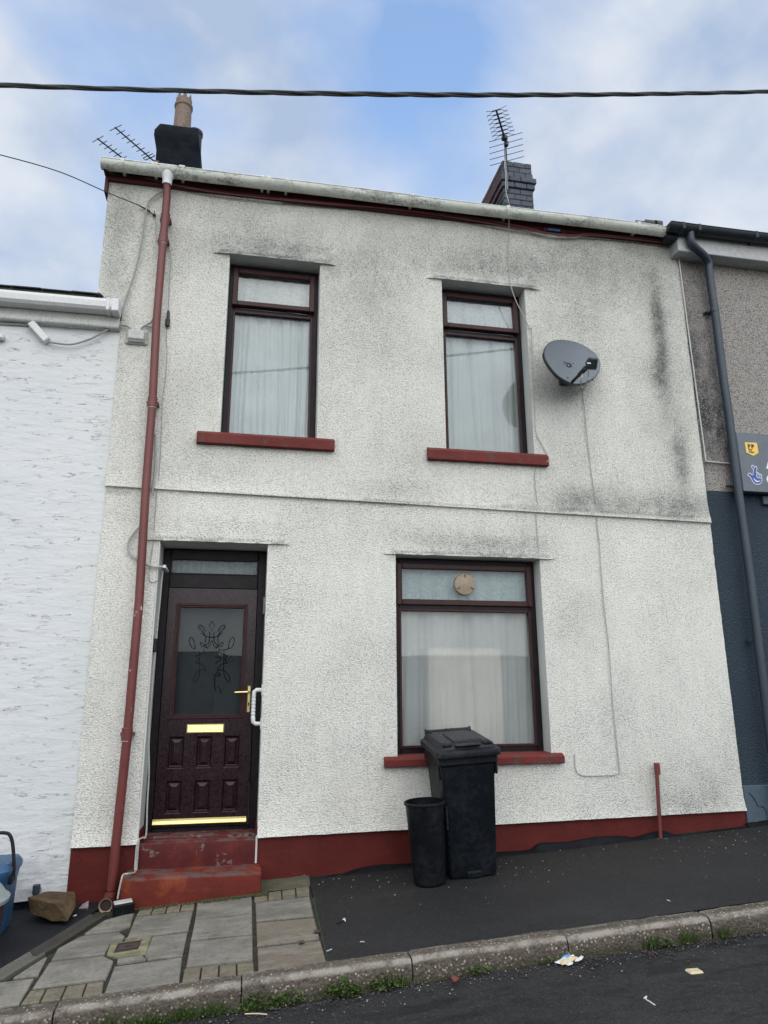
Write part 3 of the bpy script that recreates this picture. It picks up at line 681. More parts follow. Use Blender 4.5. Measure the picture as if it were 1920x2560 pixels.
# smooth painted edge beads round the openings
# plinth
mb = MB(); pts = []
NPL = 80
for seg in ((HXL, -.712), (.169, HX1)):
    k = len(mb.v); n_ = max(3, int((seg[1] - seg[0]) / .06))
    for i in range(n_ + 1):
        x = seg[0] + (seg[1] - seg[0]) * i / n_
        for z in (-1.0, -1.12, -1.25, pz(x, 0) - .15):
            mb.v.append(Vector((x, .004 + .005 * noise.noise(Vector((x * 3, z * 3, 0))) + .002 * noise.noise(Vector((x * 11, z * 11, 0))), z)))
    for i in range(n_):
        for q in range(3): mb.face((k + i * 4 + q, k + i * 4 + 4 + q, k + i * 4 + 5 + q, k + i * 4 + 1 + q), 0, True)
mb.box((.155, .0045, -1.55), (.169, .3, -1.0)); mb.box((-.712, .0045, -1.55), (-.70, .3, -1.0))
mb.build('plinth', 'red', house, recalc=False)
# shell: sides, back, party roof slabs
mb = MB(); mb.box((HX0, .16, -1.6), (HX0 + .2, 8, 4.7)); mb.box((HX1 - .2, .16, -1.6), (HX1, 8, 4.7)); mb.box((HX0, 7.8, -1.6), (HX1, 8, 4.7)); mb.box((HX0 + .2, .5, 1.55), (HX1 - .2, 7.8, 1.75)); mb.box((.3, .4, -1.6), (.4, 7.8, 1.55)); mb.box((1.1, .4, 1.75), (1.2, 7.8, 4.7))
mb.build('shell_wall', 'interior', house)
mb = MB()
for a, b in ((-.01, 3.9),):
    mb.v += [Vector(p) for p in ((HX0 + .0, -.12, 4.735), (HX1 - .05, -.12, 4.775), (HX1 - .05, 3.95, 7.05), (HX0, 3.95, 7.05), (HX0, 8.1, 4.75), (HX1 - .05, 8.1, 4.75))]
    mb.v += [p + Vector((0, 0, -.03)) for p in mb.v[:6]]
    for q in ((0, 1, 2, 3), (3, 2, 5, 4), (6, 9, 8, 7), (9, 10, 11, 8), (0, 6, 7, 1), (1, 7, 8, 2), (2, 8, 11, 5), (0, 3, 9, 6), (3, 4, 10, 9)): mb.face(q)
roof = mb.build('roof', 'slate', house)
for (ax, az, w_, h_) in ((1603, 558, .16, .03), (1625, 556, .14, .035), (1643, 558, .10, .05)):
    p = P(ax, az, -.1); mb = MB(); mb.bbox((p.x - w_ / 2, -.13, p.z - .03), (p.x + w_ / 2, .12, p.z + h_ * .3), .004); mb.build('loose_slate', 'slate', roof)
# fascia and painted cable run
mb = MB(); zl = lambda x: 4.600 + .0112 * (x + 1.4)
k = 0
fv = []
for x in (HX0 - .03, HX1 - .01):
    fv += [Vector((x, -.040, zl(x))), Vector((x, .012, zl(x))), Vector((x, .012, 4.74)), Vector((x, -.040, 4.74))]
mb.v = fv
for q in ((0, 4, 7, 3), (0, 1, 5, 4), (0, 3, 2, 1), (4, 5, 6, 7), (3, 7, 6, 2)): mb.face(q)
mb.box((HX0 - .034, -.13, 4.63), (HX0 - .006, -.041, 4.70)); mb.box((HX0 - .03, -.038, 4.47), (HX0 - .003, .10, 4.60))
mb.build('fascia', 'fascia', house)
# gutter
def gz_(x): return 4.700 + .0075 * (x + 1.4)
def gutter(name, x0, x1, rr, zf, mat, parent, yc=-.135, closed_left=True, sag=.004):
    mb = MB(); n = max(2, int((x1 - x0) / .25)); K = 9
    for sgn, r2 in ((1, rr), (-1, rr - .004)):
        k = len(mb.v)
        for i in range(n + 1):
            x = x0 + (x1 - x0) * i / n; zc = zf(x) + sag * math.sin(x * 2.3)
            for j in range(K):
                a = math.pi + math.pi * j / (K - 1); mb.v.append(Vector((x, yc + r2 * math.cos(a), zc + r2 * math.sin(a))))
        for i in range(n):
            for j in range(K - 1): mb.face((k + i * K + j, k + i * K + j + 1, k + (i + 1) * K + j + 1, k + (i + 1) * K + j), 0, True)
    a0 = [Vector((x0, yc + rr * math.cos(math.pi + math.pi * j / 8), zf(x0) + rr * math.sin(math.pi + math.pi * j / 8))) for j in range(9)]
    if closed_left: mb.prism(a0, (-.008, 0, 0))
    mb.tube([(x0 + (x1 - x0) * i / n, yc - rr, zf(x0 + (x1 - x0) * i / n) + sag * math.sin((x0 + (x1 - x0) * i / n) * 2.3)) for i in range(n + 1)], .005, 6)
    return mb.build(name, mat, parent)
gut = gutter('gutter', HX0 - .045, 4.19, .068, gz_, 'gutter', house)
def bracket(px, mat, parent, wide=.03, rr=.074, name='gutter_bracket', extra=0):
    x = P(px[0], px[1], -.2).x; mb = MB(); zc = gz_(x); K = 9
    arc = [(-.135 + rr * math.cos(math.pi + math.pi * j / 8), zc + .006 + rr * math.sin(math.pi + math.pi * j / 8)) for j in range(9)]
    k = 0
    for xx in (x - wide / 2, x + wide / 2):
        mb.v += [Vector((xx, y, z)) for y, z in arc]
    for j in range(8): mb.face((j, j + 1, 10 + j, 9 + j), 0, True)
    mb.box((x - wide / 2, -.135 - rr, zc + .004), (x + wide / 2, -.135 - rr + .012, zc + .012)); mb.box((x - .012, -.075, zc - .05), (x + .012, -.041, zc + .02))
    for xx in (x - wide / 2, x + wide / 2): mb.poly([(xx, y, z) for y, z in arc])
    return mb.build(name, mat, parent, recalc=True)
for px in ((305, 410), (385, 430), (453, 440), (655, 466), (671, 468), (716, 472), (1033, 512), (1272, 540), (1600, 578)): bracket(px, 'gutter', gut, .05 if px[0] in (385, 453) else .028)
x = P(418, 455, -.135).x
mb = MB()
for i in range(7):
    for j in range(11):
        a = math.pi + math.pi * j / 10; e_ = .004 if 0 < i < 6 else 0; mb.v.append(Vector((x - .085 + .17 * i / 6, -.135 + (.069 + e_) * math.cos(a), gz_(x) + .006 + (.069 + e_) * math.sin(a))))
for i in range(6):
    for j in range(10): mb.face((i * 11 + j, i * 11 + j + 1, i * 11 + 12 + j, i * 11 + 11 + j), 0, True)
mb.lathe([(.058, -.03), (.056, -.07), (.044, -.10), (.042, -.165)], (x, -.135, gz_(x)), 20)
mb.build('running_outlet', 'whiteplastic', gut)
# downpipe
pp = [(418, 470, -.12), (417.5, 490, -.105), (408, 601, -.085), (391.6, 798, -.085), (381, 1008, -.085), (364.6, 1220, -.085), (348, 1500, -.085), (318.5, 1837, -.085), (289.5, 2114, -.085), (277, 2236, -.085)]
P3 = [P(*q) for q in pp]
top_ = Vector((x, -.135, gz_(x) - .155))
mb = MB(); mb.tube([top_] + P3[1:], .0345, 20); dp = mb.build('downpipe', 'redpipe', house)
def collar(px, py, h_=.09, rr=.041, mat='redpipe'):
    p = P(px, py, -.085); mb = MB(); mb.lathe([(.0345, h_ / 2 + .002), (rr, h_ / 2 - .004), (rr, -h_ / 2), (.0345, -h_ / 2 - .002)], p, 20); mb.lathe([(rr + .0008, h_ / 2 - .012), (rr + .0008, h_ / 2 - .016)], p, 20)
    mb.box((p.x - .05, p.y + .01, p.z - .012), (p.x + .05, -.004, p.z + .012)); mb.build('pipe_collar', mat, dp)
    mb = MB(); mb.lathe([(.0350, -h_ / 2 - .003), (.0356, -h_ / 2 - .0035), (.0356, -h_ / 2 - .007), (.0350, -h_ / 2 - .0075)], p, 20); mb.build('white_ring', 'whiteplastic', dp)
for q in ((413.5, 545), (408, 598), (381, 1006), (317.5, 1835)): collar(*q)
a = P(277, 2236, -.085); e = P(264, 2264, -.215)
mb = MB(); mb.tube([a + Vector((0, 0, .03)), a, a.lerp(e, .35) + Vector((0, 0, -.014)), e + Vector((0, .02, 0)), e], [.041, .041, .043, .045, .047], 22, caps=False); mb.build('shoe', 'redpipe', dp)
mb = MB(); mb.tube([e + Vector((0, .008, .0006)), e + Vector((0, .001, 0)), e + Vector((0, -.004, 0))], [.0385, .041, .0475], 22, caps=False); mb.build('shoe_lip', 'ventdisc', dp)
mb = MB(); mb.tube([e + Vector((0, .028, .002)), e + Vector((0, .04, .003))], [.042, .042], 16); mb.build('shoe_shade', 'iron', dp)  # dark disc set inside the mouth to stand for its shade
# short red stub pipe by the wall
mb = MB(); a, b, c_ = P(1641.5, 1907, -.05), P(1642, 1930, -.05), P(1651, 2098, -.07)
mb.tube([b, c_ + Vector((0, 0, -.03))], .0165, 14); mb.bbox((a.x - .02, -.07, b.z - .02), (a.x + .02, -.03, a.z), .005)
stub = mb.build('stub_pipe', 'redpipe'); tag(stub, 'short red painted pipe standing against the plinth on the tarmac', 'pipe')
# sills
def sill(x0, x1, z0, z1, dep, zb, par=house):
    mb = MB(); n = 40; K = 7
    for i in range(n + 1):
        x = x0 + (x1 - x0) * i / n; w_ = .0035 * noise.noise(Vector((x * 9, z0, 1))); w2 = .003 * noise.noise(Vector((x * 14, z0, 9)))
        for y, z in ((.16, zb), (0, zb - .006), (-dep + .012, z1 - .004 + w_), (-dep + w2, z1 - .014 + w_), (-dep + w2, z0 + .004 + w2), (-dep + .01, z0 + w_), (.01, z0 + w_)): mb.v.append(Vector((x, y, z)))
    for i in range(n):
        for q in range(K - 1): mb.face((i * K + q, (i + 1) * K + q, (i + 1) * K + q + 1, i * K + q + 1), 0, True)
    mb.face(range(K)); mb.face([n * K + q for q in reversed(range(K))])
    o = mb.build('window_sill', 'redsill', par, sharp=30); return o
sc_ = lambda v, y: v * (6 + y) / 6
sill(-.470, .722, 2.092, 2.192, .055, 2.222)
sill(1.582, 2.752, 2.066, 2.168, .055, 2.200)
sill(1.165, 2.720, -.582, -.514, .055, -.496)
# windows
def frame_ring(mb, x0, x1, z0, z1, w, y0, y1, m=0, bev=.006):
    """mitred frame: four bevelled members butted end to end"""
    mb.bbox((x0, y0, z0), (x0 + w, y1, z1), bev, m); mb.bbox((x1 - w, y0, z0), (x1, y1, z1), bev, m)
    mb.bbox((x0 + w - .001, y0 + .0005, z1 - w), (x1 - w + .001, y1 - .0005, z1 - .0003), bev, m); mb.bbox((x0 + w - .001, y0 + .0005, z0 + .0003), (x1 - w + .001, y1 - .0005, z0 + w), bev, m)
def window(x0, x1, z0, z1, ztr, wtr, open_deg, kind, glassz, fw=.055):
    yf = .150
    mb = MB(); frame_ring(mb, x0, x1, z0, z1, fw, yf, yf + .06)
    mb.bbox((x0 + fw - .001, yf + .001, ztr - wtr), (x1 - fw + .001, yf + .059, ztr), .006)
    wnd = mb.build('window', 'upvc', house)
    # lower pane with beading
    mb = MB(); frame_ring(mb, x0 + fw - .006, x1 - fw + .006, z0 + fw - .006, ztr - wtr + .006, .022, yf - .006, yf + .02, bev=.004); mb.build('bead', 'casement', wnd)
    mb = MB(); mb.box((x0 + fw + .004, yf + .024, z0 + fw + .004), (x1 - fw - .004, yf + .028, ztr - wtr - .004)); mb.build('pane', 'glass', wnd)
    # top-hung casement
    M4 = Matrix.Translation((0, yf, z1 - .045)) @ Matrix.Rotation(math.radians(-open_deg), 4, 'X') @ Matrix.Translation((0, -yf, -(z1 - .045)))
    mb = MB(); bm_ = MB(); frame_ring(bm_, x0 + .035, x1 - .035, ztr - .018, z1 - .045, .050, yf - .022, yf + .03)
    bm_.v = [M4 @ v for v in bm_.v]; cs = bm_.build('casement', 'casement', wnd)
    bm_ = MB(); bm_.box((x0 + .082, yf + .002, ztr + .029), (x1 - .082, yf + .006, z1 - .092)); bm_.v = [M4 @ v for v in bm_.v]; bm_.build('top_pane', 'obscure' if kind else 'glass', wnd)
    if open_deg > 1:
        mb = MB(); xm = x0 * .35 + x1 * .65
        mb.tube([(x0 + .1, yf - .002, ztr - .03), (xm, yf - .004, ztr - .035)], .004, 6); mb.tube([(xm, yf + .0, ztr - .025), (x1 - .1, yf - .012, ztr - .040)], .005, 6); mb.build('window_stay', 'metal', wnd)
    return wnd
window(-.278, .567, 2.185, 3.972, 3.545, .062, 3.2, 0, 0)
window(1.768, 2.634, 2.160, 3.946, 3.525, .066, 3.2, 0, 0)
gw = window(1.279, 2.624, -.510, 1.176, .775, .055, 0.3, 1, 0, .062)
# round ventilator in the top pane of the ground floor window
p = P(1162, 1461, .135); mb = MB(); R90 = Matrix.Translation(p) @ Matrix.Rotation(math.radians(90), 4, 'X')
mb.lathe([(.098, -.02), (.100, .0), (.094, .010), (.04, .022), (.012, .030), (.0005, .031)], (0, 0, 0), 32, R90)
vent = mb.build('window_vent', 'ventdisc', gw)
for k_ in range(3):
    mb = MB(); a = math.radians(90 + 120 * k_); mb.box((-.003, .055, .012), (.003, .088, .022), 0, R90 @ Matrix.Rotation(a - math.pi / 2, 4, 'Z'))
    mb.build('vent_rib', 'channel', gw)
# brown sealant edges, curtains -------------------------------------------------
def curtain(x0, x1, z0, z1, y, mat, folds, label, amp=.018, gather=None, name='net_curtain'):
    mb = MB(); n = 140; rows = 14
    for j in range(rows + 1):
        v_ = j / rows
        for i in range(n + 1):
            u = i / n; x = x0 + (x1 - x0) * u
            ph = sum(a_ * (1.3 - 2.2 * abs(math.sin(math.pi * (fr_ * u + 0.16 * v_ * math.sin(fr_)) + p_)) ** .6) for a_, fr_, p_ in folds)
            mb.v.append(Vector((x + .01 * math.sin(9 * u + 3 * v_), y + amp * ph * (.8 + .3 * v_), z1 + (z0 - z1) * v_)))
    for j in range(rows):
        for i in range(n): mb.face((j * (n + 1) + i, j * (n + 1) + i + 1, (j + 1) * (n + 1) + i + 1, (j + 1) * (n + 1) + i), 0, True)
    o = mb.build(name, mat, recalc=False); tag(o, label, 'curtain'); return o
curtain(-.33, .62, 2.15, 3.56, .235, 'net_spark', [(1, 5.3, 0), (.6, 11.2, 1), (.35, 21, 2)], 'white voile with tiny bright dots hanging behind the left upper window')
curtain(1.72, 2.68, 2.1, 3.54, .235, 'net', [(.8, 1.6, 1.0), (.8, 4.3, 4), (.22, 13, 2)], 'plain white voile hanging behind the right upper window beside the dish', .02)
curtain(1.2, 2.70, -.58, .80, .235, 'net_sheer', [(1, 3.4, .6), (.7, 7.7, 0), (.3, 16, 1)], 'sheer grey-white net drooping behind the large ground floor pane', .022)
curtain(-.33, .62, 3.50, 3.99, .235, 'net_pat', [(1, 6, 0), (.5, 15, 0)], 'patterned net strip in the top light of the left upper window', .008)
curtain(1.72, 2.68, 3.48, 3.96, .235, 'net_pat', [(1, 5, 1), (.5, 14, 0)], 'patterned net strip in the top light of the right upper window', .008)
curtain(1.2, 2.70, .70, 1.19, .235, 'net_pat', [(1, 9, 0), (.6, 21, 0)], 'patterned net strip behind the round vent of the ground floor window', .008)
curtain(-.70, .16, .93, 1.20, .46, 'net_door', [(1, 14, 0), (.6, 33, 0)], 'dark gathered net behind the narrow pane over the front door', .008)
mb = MB(); a = P(1071, 1620, .275); b = P(1252, 1625, .275); mb.bbox((a.x, .275, -.62), (b.x, .29, a.z), .006); tag(mb.build('beige_board', 'board'), 'plain beige board standing behind the sheer net in the ground floor window', 'board')
for i_, (x0_, x1_, z0_, z1_) in enumerate(((-.5, 1.05, 1.78, 4.3), (1.25, 3.2, 1.78, 4.3), (.45, 3.2, -1.2, 1.5))):
    mb = MB(); mb.box((x0_, 1.3, z0_), (x1_, 1.34, z1_)); mb.build('room_wall', 'roomback', house)
# ---- front door
YD = .300
mb = MB()
dx0, dx1, dz0, dz1 = -.712, .171, -1.075, 1.222
mb.bbox((dx0, YD, dz0), (dx0 + .066, YD + .07, dz1), .006); mb.bbox((dx1 - .070, YD, dz0), (dx1, YD + .07, dz1), .006)
mb.bbox((dx0 + .065, YD + .0006, dz1 - .082), (dx1 - .069, YD + .069, dz1 - .0004), .006); mb.bbox((dx0 + .065, YD + .0006, .885), (dx1 - .069, YD + .069, 1.008), .006)
mb.bbox((dx0 + .065, YD - .012, dz0), (dx1 - .069, YD + .069, -1.030), .006)
dfr = mb.build('door_frame', 'upvc', house)
mb = MB(); frame_ring(mb, dx0 + .062, dx1 - .066, 1.002, 1.146, .014, YD - .004, YD + .02, bev=.003); mb.build('bead', 'upvc', dfr)
mb = MB(); mb.box((dx0 + .07, YD + .024, 1.012), (dx1 - .074, YD + .028, 1.138)); mb.build('top_pane', 'obscure', dfr)
LX0, LX1, LZ0, LZ1 = -.643, .099, -1.026, .882
gx0, gx1, gz0, gz1 = -.560, .012, -.185, .738
def door_panel_rects():
    out = []
    for cxp in (-.500, -.278, -.056):
        for (za, zb) in ((-.585, -.335), (-.925, -.675)): out.append((cxp - .065, cxp + .065, za, zb))
    return out
PR = door_panel_rects()
mb = MB(); yl = YD - .008
gxs = sorted({LX0, LX1, gx0, gx1} | {round(v, 4) for q in PR for v in q[:2]}); gzs = sorted({LZ0, LZ1, gz0, gz1} | {round(v, 4) for q in PR for v in q[2:]})
for i in range(len(gxs) - 1):
    for j in range(len(gzs) - 1):
        xc, zc = (gxs[i] + gxs[i + 1]) / 2, (gzs[j] + gzs[j + 1]) / 2
        if gx0 < xc < gx1 and gz0 < zc < gz1: continue
        if any(q[0] < xc < q[1] and q[2] < zc < q[3] for q in PR): continue
        mb.poly([(gxs[i], yl, gzs[j]), (gxs[i + 1], yl, gzs[j]), (gxs[i + 1], yl, gzs[j + 1]), (gxs[i], yl, gzs[j + 1])])
mb.box((LX0, yl + .0005, LZ0), (LX0 + .04, yl + .05, LZ1)); mb.box((LX1 - .04, yl + .0005, LZ0), (LX1, yl + .05, LZ1))
mb.box((LX0 + .04, yl + .03, LZ0), (LX1 - .04, yl + .05, gz0 + .01))
door = mb.build('front_door', 'door', house, recalc=False)
for q in PR:
    mb = MB(); x0_, x1_, z0_, z1_ = q
    rings = [(0, 0), (.004, .001), (.016, .016), (.022, .017), (.048, .002), (.05, .002)]
    for ins, dep in rings:
        mb.v += [Vector((x0_ + ins, yl + dep, z0_ + ins)), Vector((x1_ - ins, yl + dep, z0_ + ins)), Vector((x1_ - ins, yl + dep, z1_ - ins)), Vector((x0_ + ins, yl + dep, z1_ - ins))]
    for i in range(len(rings) - 1):
        for j in range(4): mb.face((i * 4 + j, i * 4 + (j + 1) % 4, i * 4 + 4 + (j + 1) % 4, i * 4 + 4 + j))
    e_ = (len(rings) - 1) * 4; mb.face((e_, e_ + 1, e_ + 2, e_ + 3)); mb.build('door_panel', 'door', door, recalc=False)
mb = MB(); frame_ring(mb, gx0 - .014, gx1 + .014, gz0 - .014, gz1 + .014, .020, yl - .010, yl + .01, bev=.004); frame_ring(mb, gx0 + .004, gx1 - .004, gz0 + .004, gz1 - .004, .016, yl - .004, yl + .022, bev=.004); mb.build('glazing_frame', 'casement', door)
mb = MB(); mb.box((gx0 + .012, yl + .018, gz0 + .012), (gx1 - .012, yl + .022, gz1 - .012)); dg = mb.build('door_pane', 'doorglass', door)
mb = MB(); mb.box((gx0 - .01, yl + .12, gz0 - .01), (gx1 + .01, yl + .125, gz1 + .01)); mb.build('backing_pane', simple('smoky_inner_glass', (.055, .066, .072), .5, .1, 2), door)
# leaded motif on the door glass
def D(px, py): return P(px, py, yl + .016)
dz6 = lambda pts: [D(x, y) for x, y in Zm(280, 1300, 3.456, pts)]
mb = MB()
def lead(pts, closed=False, th=.0028):
    q = dz6(pts); q = smoothpath(q + ([q[0]] if closed else []), 6); mb.tube(q, th * 1.35, 5)
def mirror(pts, cx=862): return [(2 * cx - x, y) for x, y in pts]
def lead2(pts, closed=False, th=.0028):
    lead(pts, closed, th); lead(mirror(pts), closed, th)
for poly in ([(866, 872), (888, 912), (864, 958), (841, 910)], [(1028, 1180), (1055, 1208), (1026, 1228), (1002, 1204)]):
    q = dz6(poly); mb.tube(q + [q[0]], .0028, 5)
lead2([(808, 1060), (806, 1000), (780, 960), (748, 925), (762, 908), (790, 930), (806, 965)])
lead2([(842, 965), (845, 1010), (835, 1060), (800, 1085)])
lead2([(718, 1112), (690, 1100), (668, 1050), (675, 1015), (700, 1030), (715, 1075), (718, 1112)])
lead([(770, 975), (820, 1008), (862, 1014), (905, 1008), (955, 975)])
lead2([(800, 1070), (830, 1100), (862, 1040)], th=.0024)
lead2([(795, 1100), (770, 1085), (765, 1060), (785, 1065), (800, 1090), (830, 1115)], th=.0024)
lead([(930, 1110), (925, 1140), (970, 1165), (1000, 1175), (975, 1205), (1000, 1235), (960, 1240), (925, 1270), (915, 1300)])
lead([(890, 1180), (935, 1192), (935, 1210), (895, 1235)])
lead([(985, 1180), (980, 1205), (990, 1230)])
lead(mirror([(930, 1110), (925, 1140), (970, 1165), (1000, 1175), (975, 1205), (1000, 1235), (960, 1240), (925, 1270), (915, 1300)]), th=.0018); lead(mirror([(968, 1130), (966, 1200), (966, 1290), (972, 1340), (1000, 1395), (1022, 1385), (1000, 1330), (960, 1295), (915, 1300)]), th=.0016)
lead([(930, 1125), (985, 1120), (1010, 1100)]); lead([(968, 1130), (966, 1200), (966, 1290), (972, 1340), (1000, 1395), (1022, 1385), (1000, 1330), (960, 1295), (915, 1300)])
lead([(915, 1300), (910, 1320), (935, 1330), (920, 1352), (900, 1335), (888, 1345), (886, 1400), (890, 1450), (900, 1480)], th=.0035)
lead([(905, 1430), (940, 1470), (935, 1500)], th=.0022)
mb.build('lead_motif', 'leadline', door)
# letterbox, weather bar, handle
mb = MB(); mb.bbox((-.428, yl - .012, -.312), (-.126, yl - .0005, -.240), .004); Mf = Matrix.Translation((0, yl - .014, -.246)) @ Matrix.Rotation(math.radians(-9), 4, 'X') @ Matrix.Translation((0, -yl + .014, .246))
mb.bbox((-.420, yl - .018, -.306), (-.134, yl - .0125, -.246), .002, 0, Mf); mb.build('letterbox', 'gold', door)
mb = MB(); mb.v = []
prof_ = [(0, -.962), (-.006, -.962), (-.020, -.975), (-.032, -.996), (-.030, -1.002), (0, -1.002)]
k = 0
for xx in (-.645, .082): mb.v += [Vector((xx, yl - .0005 + y, z)) for y, z in prof_]
for j in range(6): mb.face((j, (j + 1) % 6, 6 + (j + 1) % 6, 6 + j))
mb.face(range(6)); mb.face(range(11, 5, -1)); mb.build('weather_bar', 'gold', door)
a = P(280 + 1186 / 3.456, 1300 + 1432 / 3.456, yl - .01); b = P(280 + 1177 / 3.456, 1300 + 1662 / 3.456, yl - .01)
mb = MB(); cx_ = (a.x + b.x) / 2; mb.bbox((cx_ - .0135, yl - .012, b.z), (cx_ + .0135, yl - .0005, a.z), .005); hz = P(280 + 1185 / 3.456, 1300 + 1485 / 3.456, yl - .03).z
mb.tube([(cx_, yl - .01, hz), (cx_, yl - .045, hz), (cx_ - .012, yl - .052, hz), (cx_ - .118, yl - .050, hz - .003)], [.009, .009, .0095, .0075], 10); mb.build('door_handle', 'gold', door)
mb = MB(); kz = P(280 + 1180 / 3.456, 1300 + 1590 / 3.456, yl - .012).z; mb.bbox((cx_ - .005, yl - .016, kz - .014), (cx_ + .005, yl - .012, kz + .014), .002); mb.build('keyhole', 'rubber', door)
# small things round the door
a = P(280 + 1318 / 3.456, 1300 + 665 / 3.456, .12); b = P(280 + 1318 / 3.456, 1300 + 815 / 3.456, .12)
mb = MB(); mb.bbox((.150, .10, b.z), (.1685, .15, a.z), .004); tag(mb.build('entry_keypad', 'metal'), 'narrow grey keypad on the right side of the door recess', 'keypad')
a = P(280 + 380 / 3.456, 1300 + 1025 / 3.456, .05); b = P(280 + 380 / 3.456, 1300 + 1140 / 3.456, .05)
mb = MB(); mb.bbox((-.7115, .015, b.z), (-.680, .13, a.z), .006); mb.tube([(-.705, .012, a.z - .005), (-.708, .006, a.z + .03)], .004, 6); tag(mb.build('doorbell_box', 'rubber'), 'small black box on the left side of the door recess', 'doorbell')
mb = MB(); p1 = P(280 + 1290 / 3.456, 1300 + 1468 / 3.456, .02); p2 = P(280 + 1275 / 3.456, 1750 + 205 / 3.456, .02)
xg = P(280 + 1222 / 3.456, 1300 + 1600 / 3.456, .02).x
path = [Vector((.168, .03, p1.z)), Vector((xg + .02, .03, p1.z)), Vector((xg + .003, .03, p1.z - .014)), Vector((xg, .03, p1.z - .05))]
n_ = 30; radl = [.016, .0165, .017, .016]
for i in range(n_ + 1):
    path.append(Vector((xg, .03, p1.z - .05 - (p1.z - p2.z - .10) * i / n_))); radl.append(.0165 + .002 * math.cos(i * 1.25))
path += [Vector((xg + .003, .03, p2.z + .014)), Vector((xg + .02, .03, p2.z)), Vector((.168, .03, p2.z))]; radl += [.017, .0165, .016]
mb.tube(path, radl, 12); mb.bbox((.1605, -.005, p1.z - .045), (.1685, .065, p1.z + .045), .004); mb.bbox((.1605, -.005, p2.z - .045), (.1685, .065, p2.z + .045), .004)
tag(mb.build('grab_rail', 'whiteplastic'), 'white fluted grab rail beside the front door handle', 'grab rail')
# steps
def rough_box(mb, x0, x1, y0, y1, z0, z1, nx=24, amp=.004, seed=0, rnd_=.012):
    prof = [(y1, z1), (y0 + rnd_, z1), (y0 + .003, z1 - rnd_ * .45), (y0, z1 - rnd_), (y0, (z0 + z1) / 2), (y0, z0)]
    k = len(mb.v); K = len(prof)
    for i in range(nx + 1):
        x = x0 + (x1 - x0) * i / nx; ee = .008 if i in (0, nx) else 0
        for q, (y, z) in enumerate(prof):
            w_ = amp * noise.noise(Vector((x * 7, y * 7 + seed, z * 7))); mb.v.append(Vector((x, y + w_ + (ee if q > 1 else 0), z + w_ * .7 - (ee if q < 4 else 0))))
    for i in range(nx):
        for q in range(K - 1): mb.face((k + i * K + q, k + (i + 1) * K + q, k + (i + 1) * K + q + 1, k + i * K + q + 1), 0, True)
    for e_ in (0, nx):
        mb.face([k + e_ * K + q for q in range(K)] + []); 
        a_ = len(mb.v); xx = mb.v[k + e_ * K].x; mb.v += [Vector((xx, y1, z0)), Vector((xx, y1, z1)), Vector((xx, y0, z1 - .02)), Vector((xx, y0, z0))]; mb.face(range(a_, a_ + 4))
mb = MB(); rough_box(mb, -.700, .160, -.010, .30, -1.33, -1.078, seed=3); s1 = mb.build('top_step', 'redriser', house, sharp=50)
mb = MB(); rough_box(mb, -.700, .158, .10, .32, -1.10, -1.058, seed=5, amp=.002); mb.build('door_threshold', 'redriser', house, sharp=50)
mb = MB(); rough_box(mb, -.775, .200, -.285, .02, -1.60, -1.258, seed=9, rnd_=.02, amp=.006); s2 = mb.build('lower_step', 'redstep', house, sharp=55)
# pale corner trims beside the steps
mb = MB(); mb.bbox((-.722, -.020, -1.262), (-.699, .02, -1.045), .004); mb.build('corner_trim', 'reveal', house); mb = MB(); mb.bbox((.157, -.014, -1.255), (.172, .02, -1.06), .004); mb.build('corner_trim', 'reveal', house)
mb = MB(); mb.bbox((-.7225, -.006, -1.045), (-.708, .012, 1.21), .003); mb.build('corner_bead', 'reveal', house)
# blue label on the fascia
a, b = P(1369, 569, -.043), P(1400, 576, -.043); mb = MB(); mb.bbox((a.x, -.046, b.z - .014), (b.x, -.0405, b.z + .014), .001); mb.build('blue_label', 'bluelabel', house)
mb = MB(); mb.bbox((a.x - .05, -.050, b.z - .03), (a.x - .01, -.0405, b.z + .035), .003); mb.build('fascia_clip', 'fascia', house); mb = MB(); mb.bbox((b.x + .03, -.050, b.z - .03), (b.x + .045, -.0405, b.z + .03), .003); mb.build('fascia_clip', 'fascia', house)
# ---- chimneys
chl = MB(); yA, yB = 4.0, 4.5
ringz = [(4.9, -1.655, -.985, 0), (8.42, -1.69, -1.005, 0), (8.50, -1.715, -1.03, .015), (8.62, -1.742, -1.045, .03), (8.72, -1.738, -1.055, .03), (8.86, -1.665, -1.07, .01), (8.90, -1.60, -1.10, -.03)]
for z, xa, xb, e_ in ringz: chl.v += [Vector((xa, yA - e_, z)), Vector((xb, yA - e_, z)), Vector((xb, yB + e_, z)), Vector((xa, yB + e_, z))]
for i in range(len(ringz) - 1):
    for j in range(4): chl.face((i * 4 + j, i * 4 + (j + 1) % 4, i * 4 + 4 + (j + 1) % 4, i * 4 + 4 + j))
chl.face(range(len(ringz) * 4 - 4, len(ringz) * 4)); cl = chl.build('chimney', 'blackrender', house, sharp=20)
cp = P(456, 310, 4.15); mb = MB(); pz0 = 8.88; rr = .138
mb.lathe([(rr * 1.03, pz0), (rr, pz0 + .1), (rr * .95, pz0 + .46), (rr * 1.07, pz0 + .48), (rr * 1.07, pz0 + .52), (rr * .93, pz0 + .54), (rr * .93, pz0 + .62)], (cp.x, 4.15, 0), 24)
k = len(mb.v)
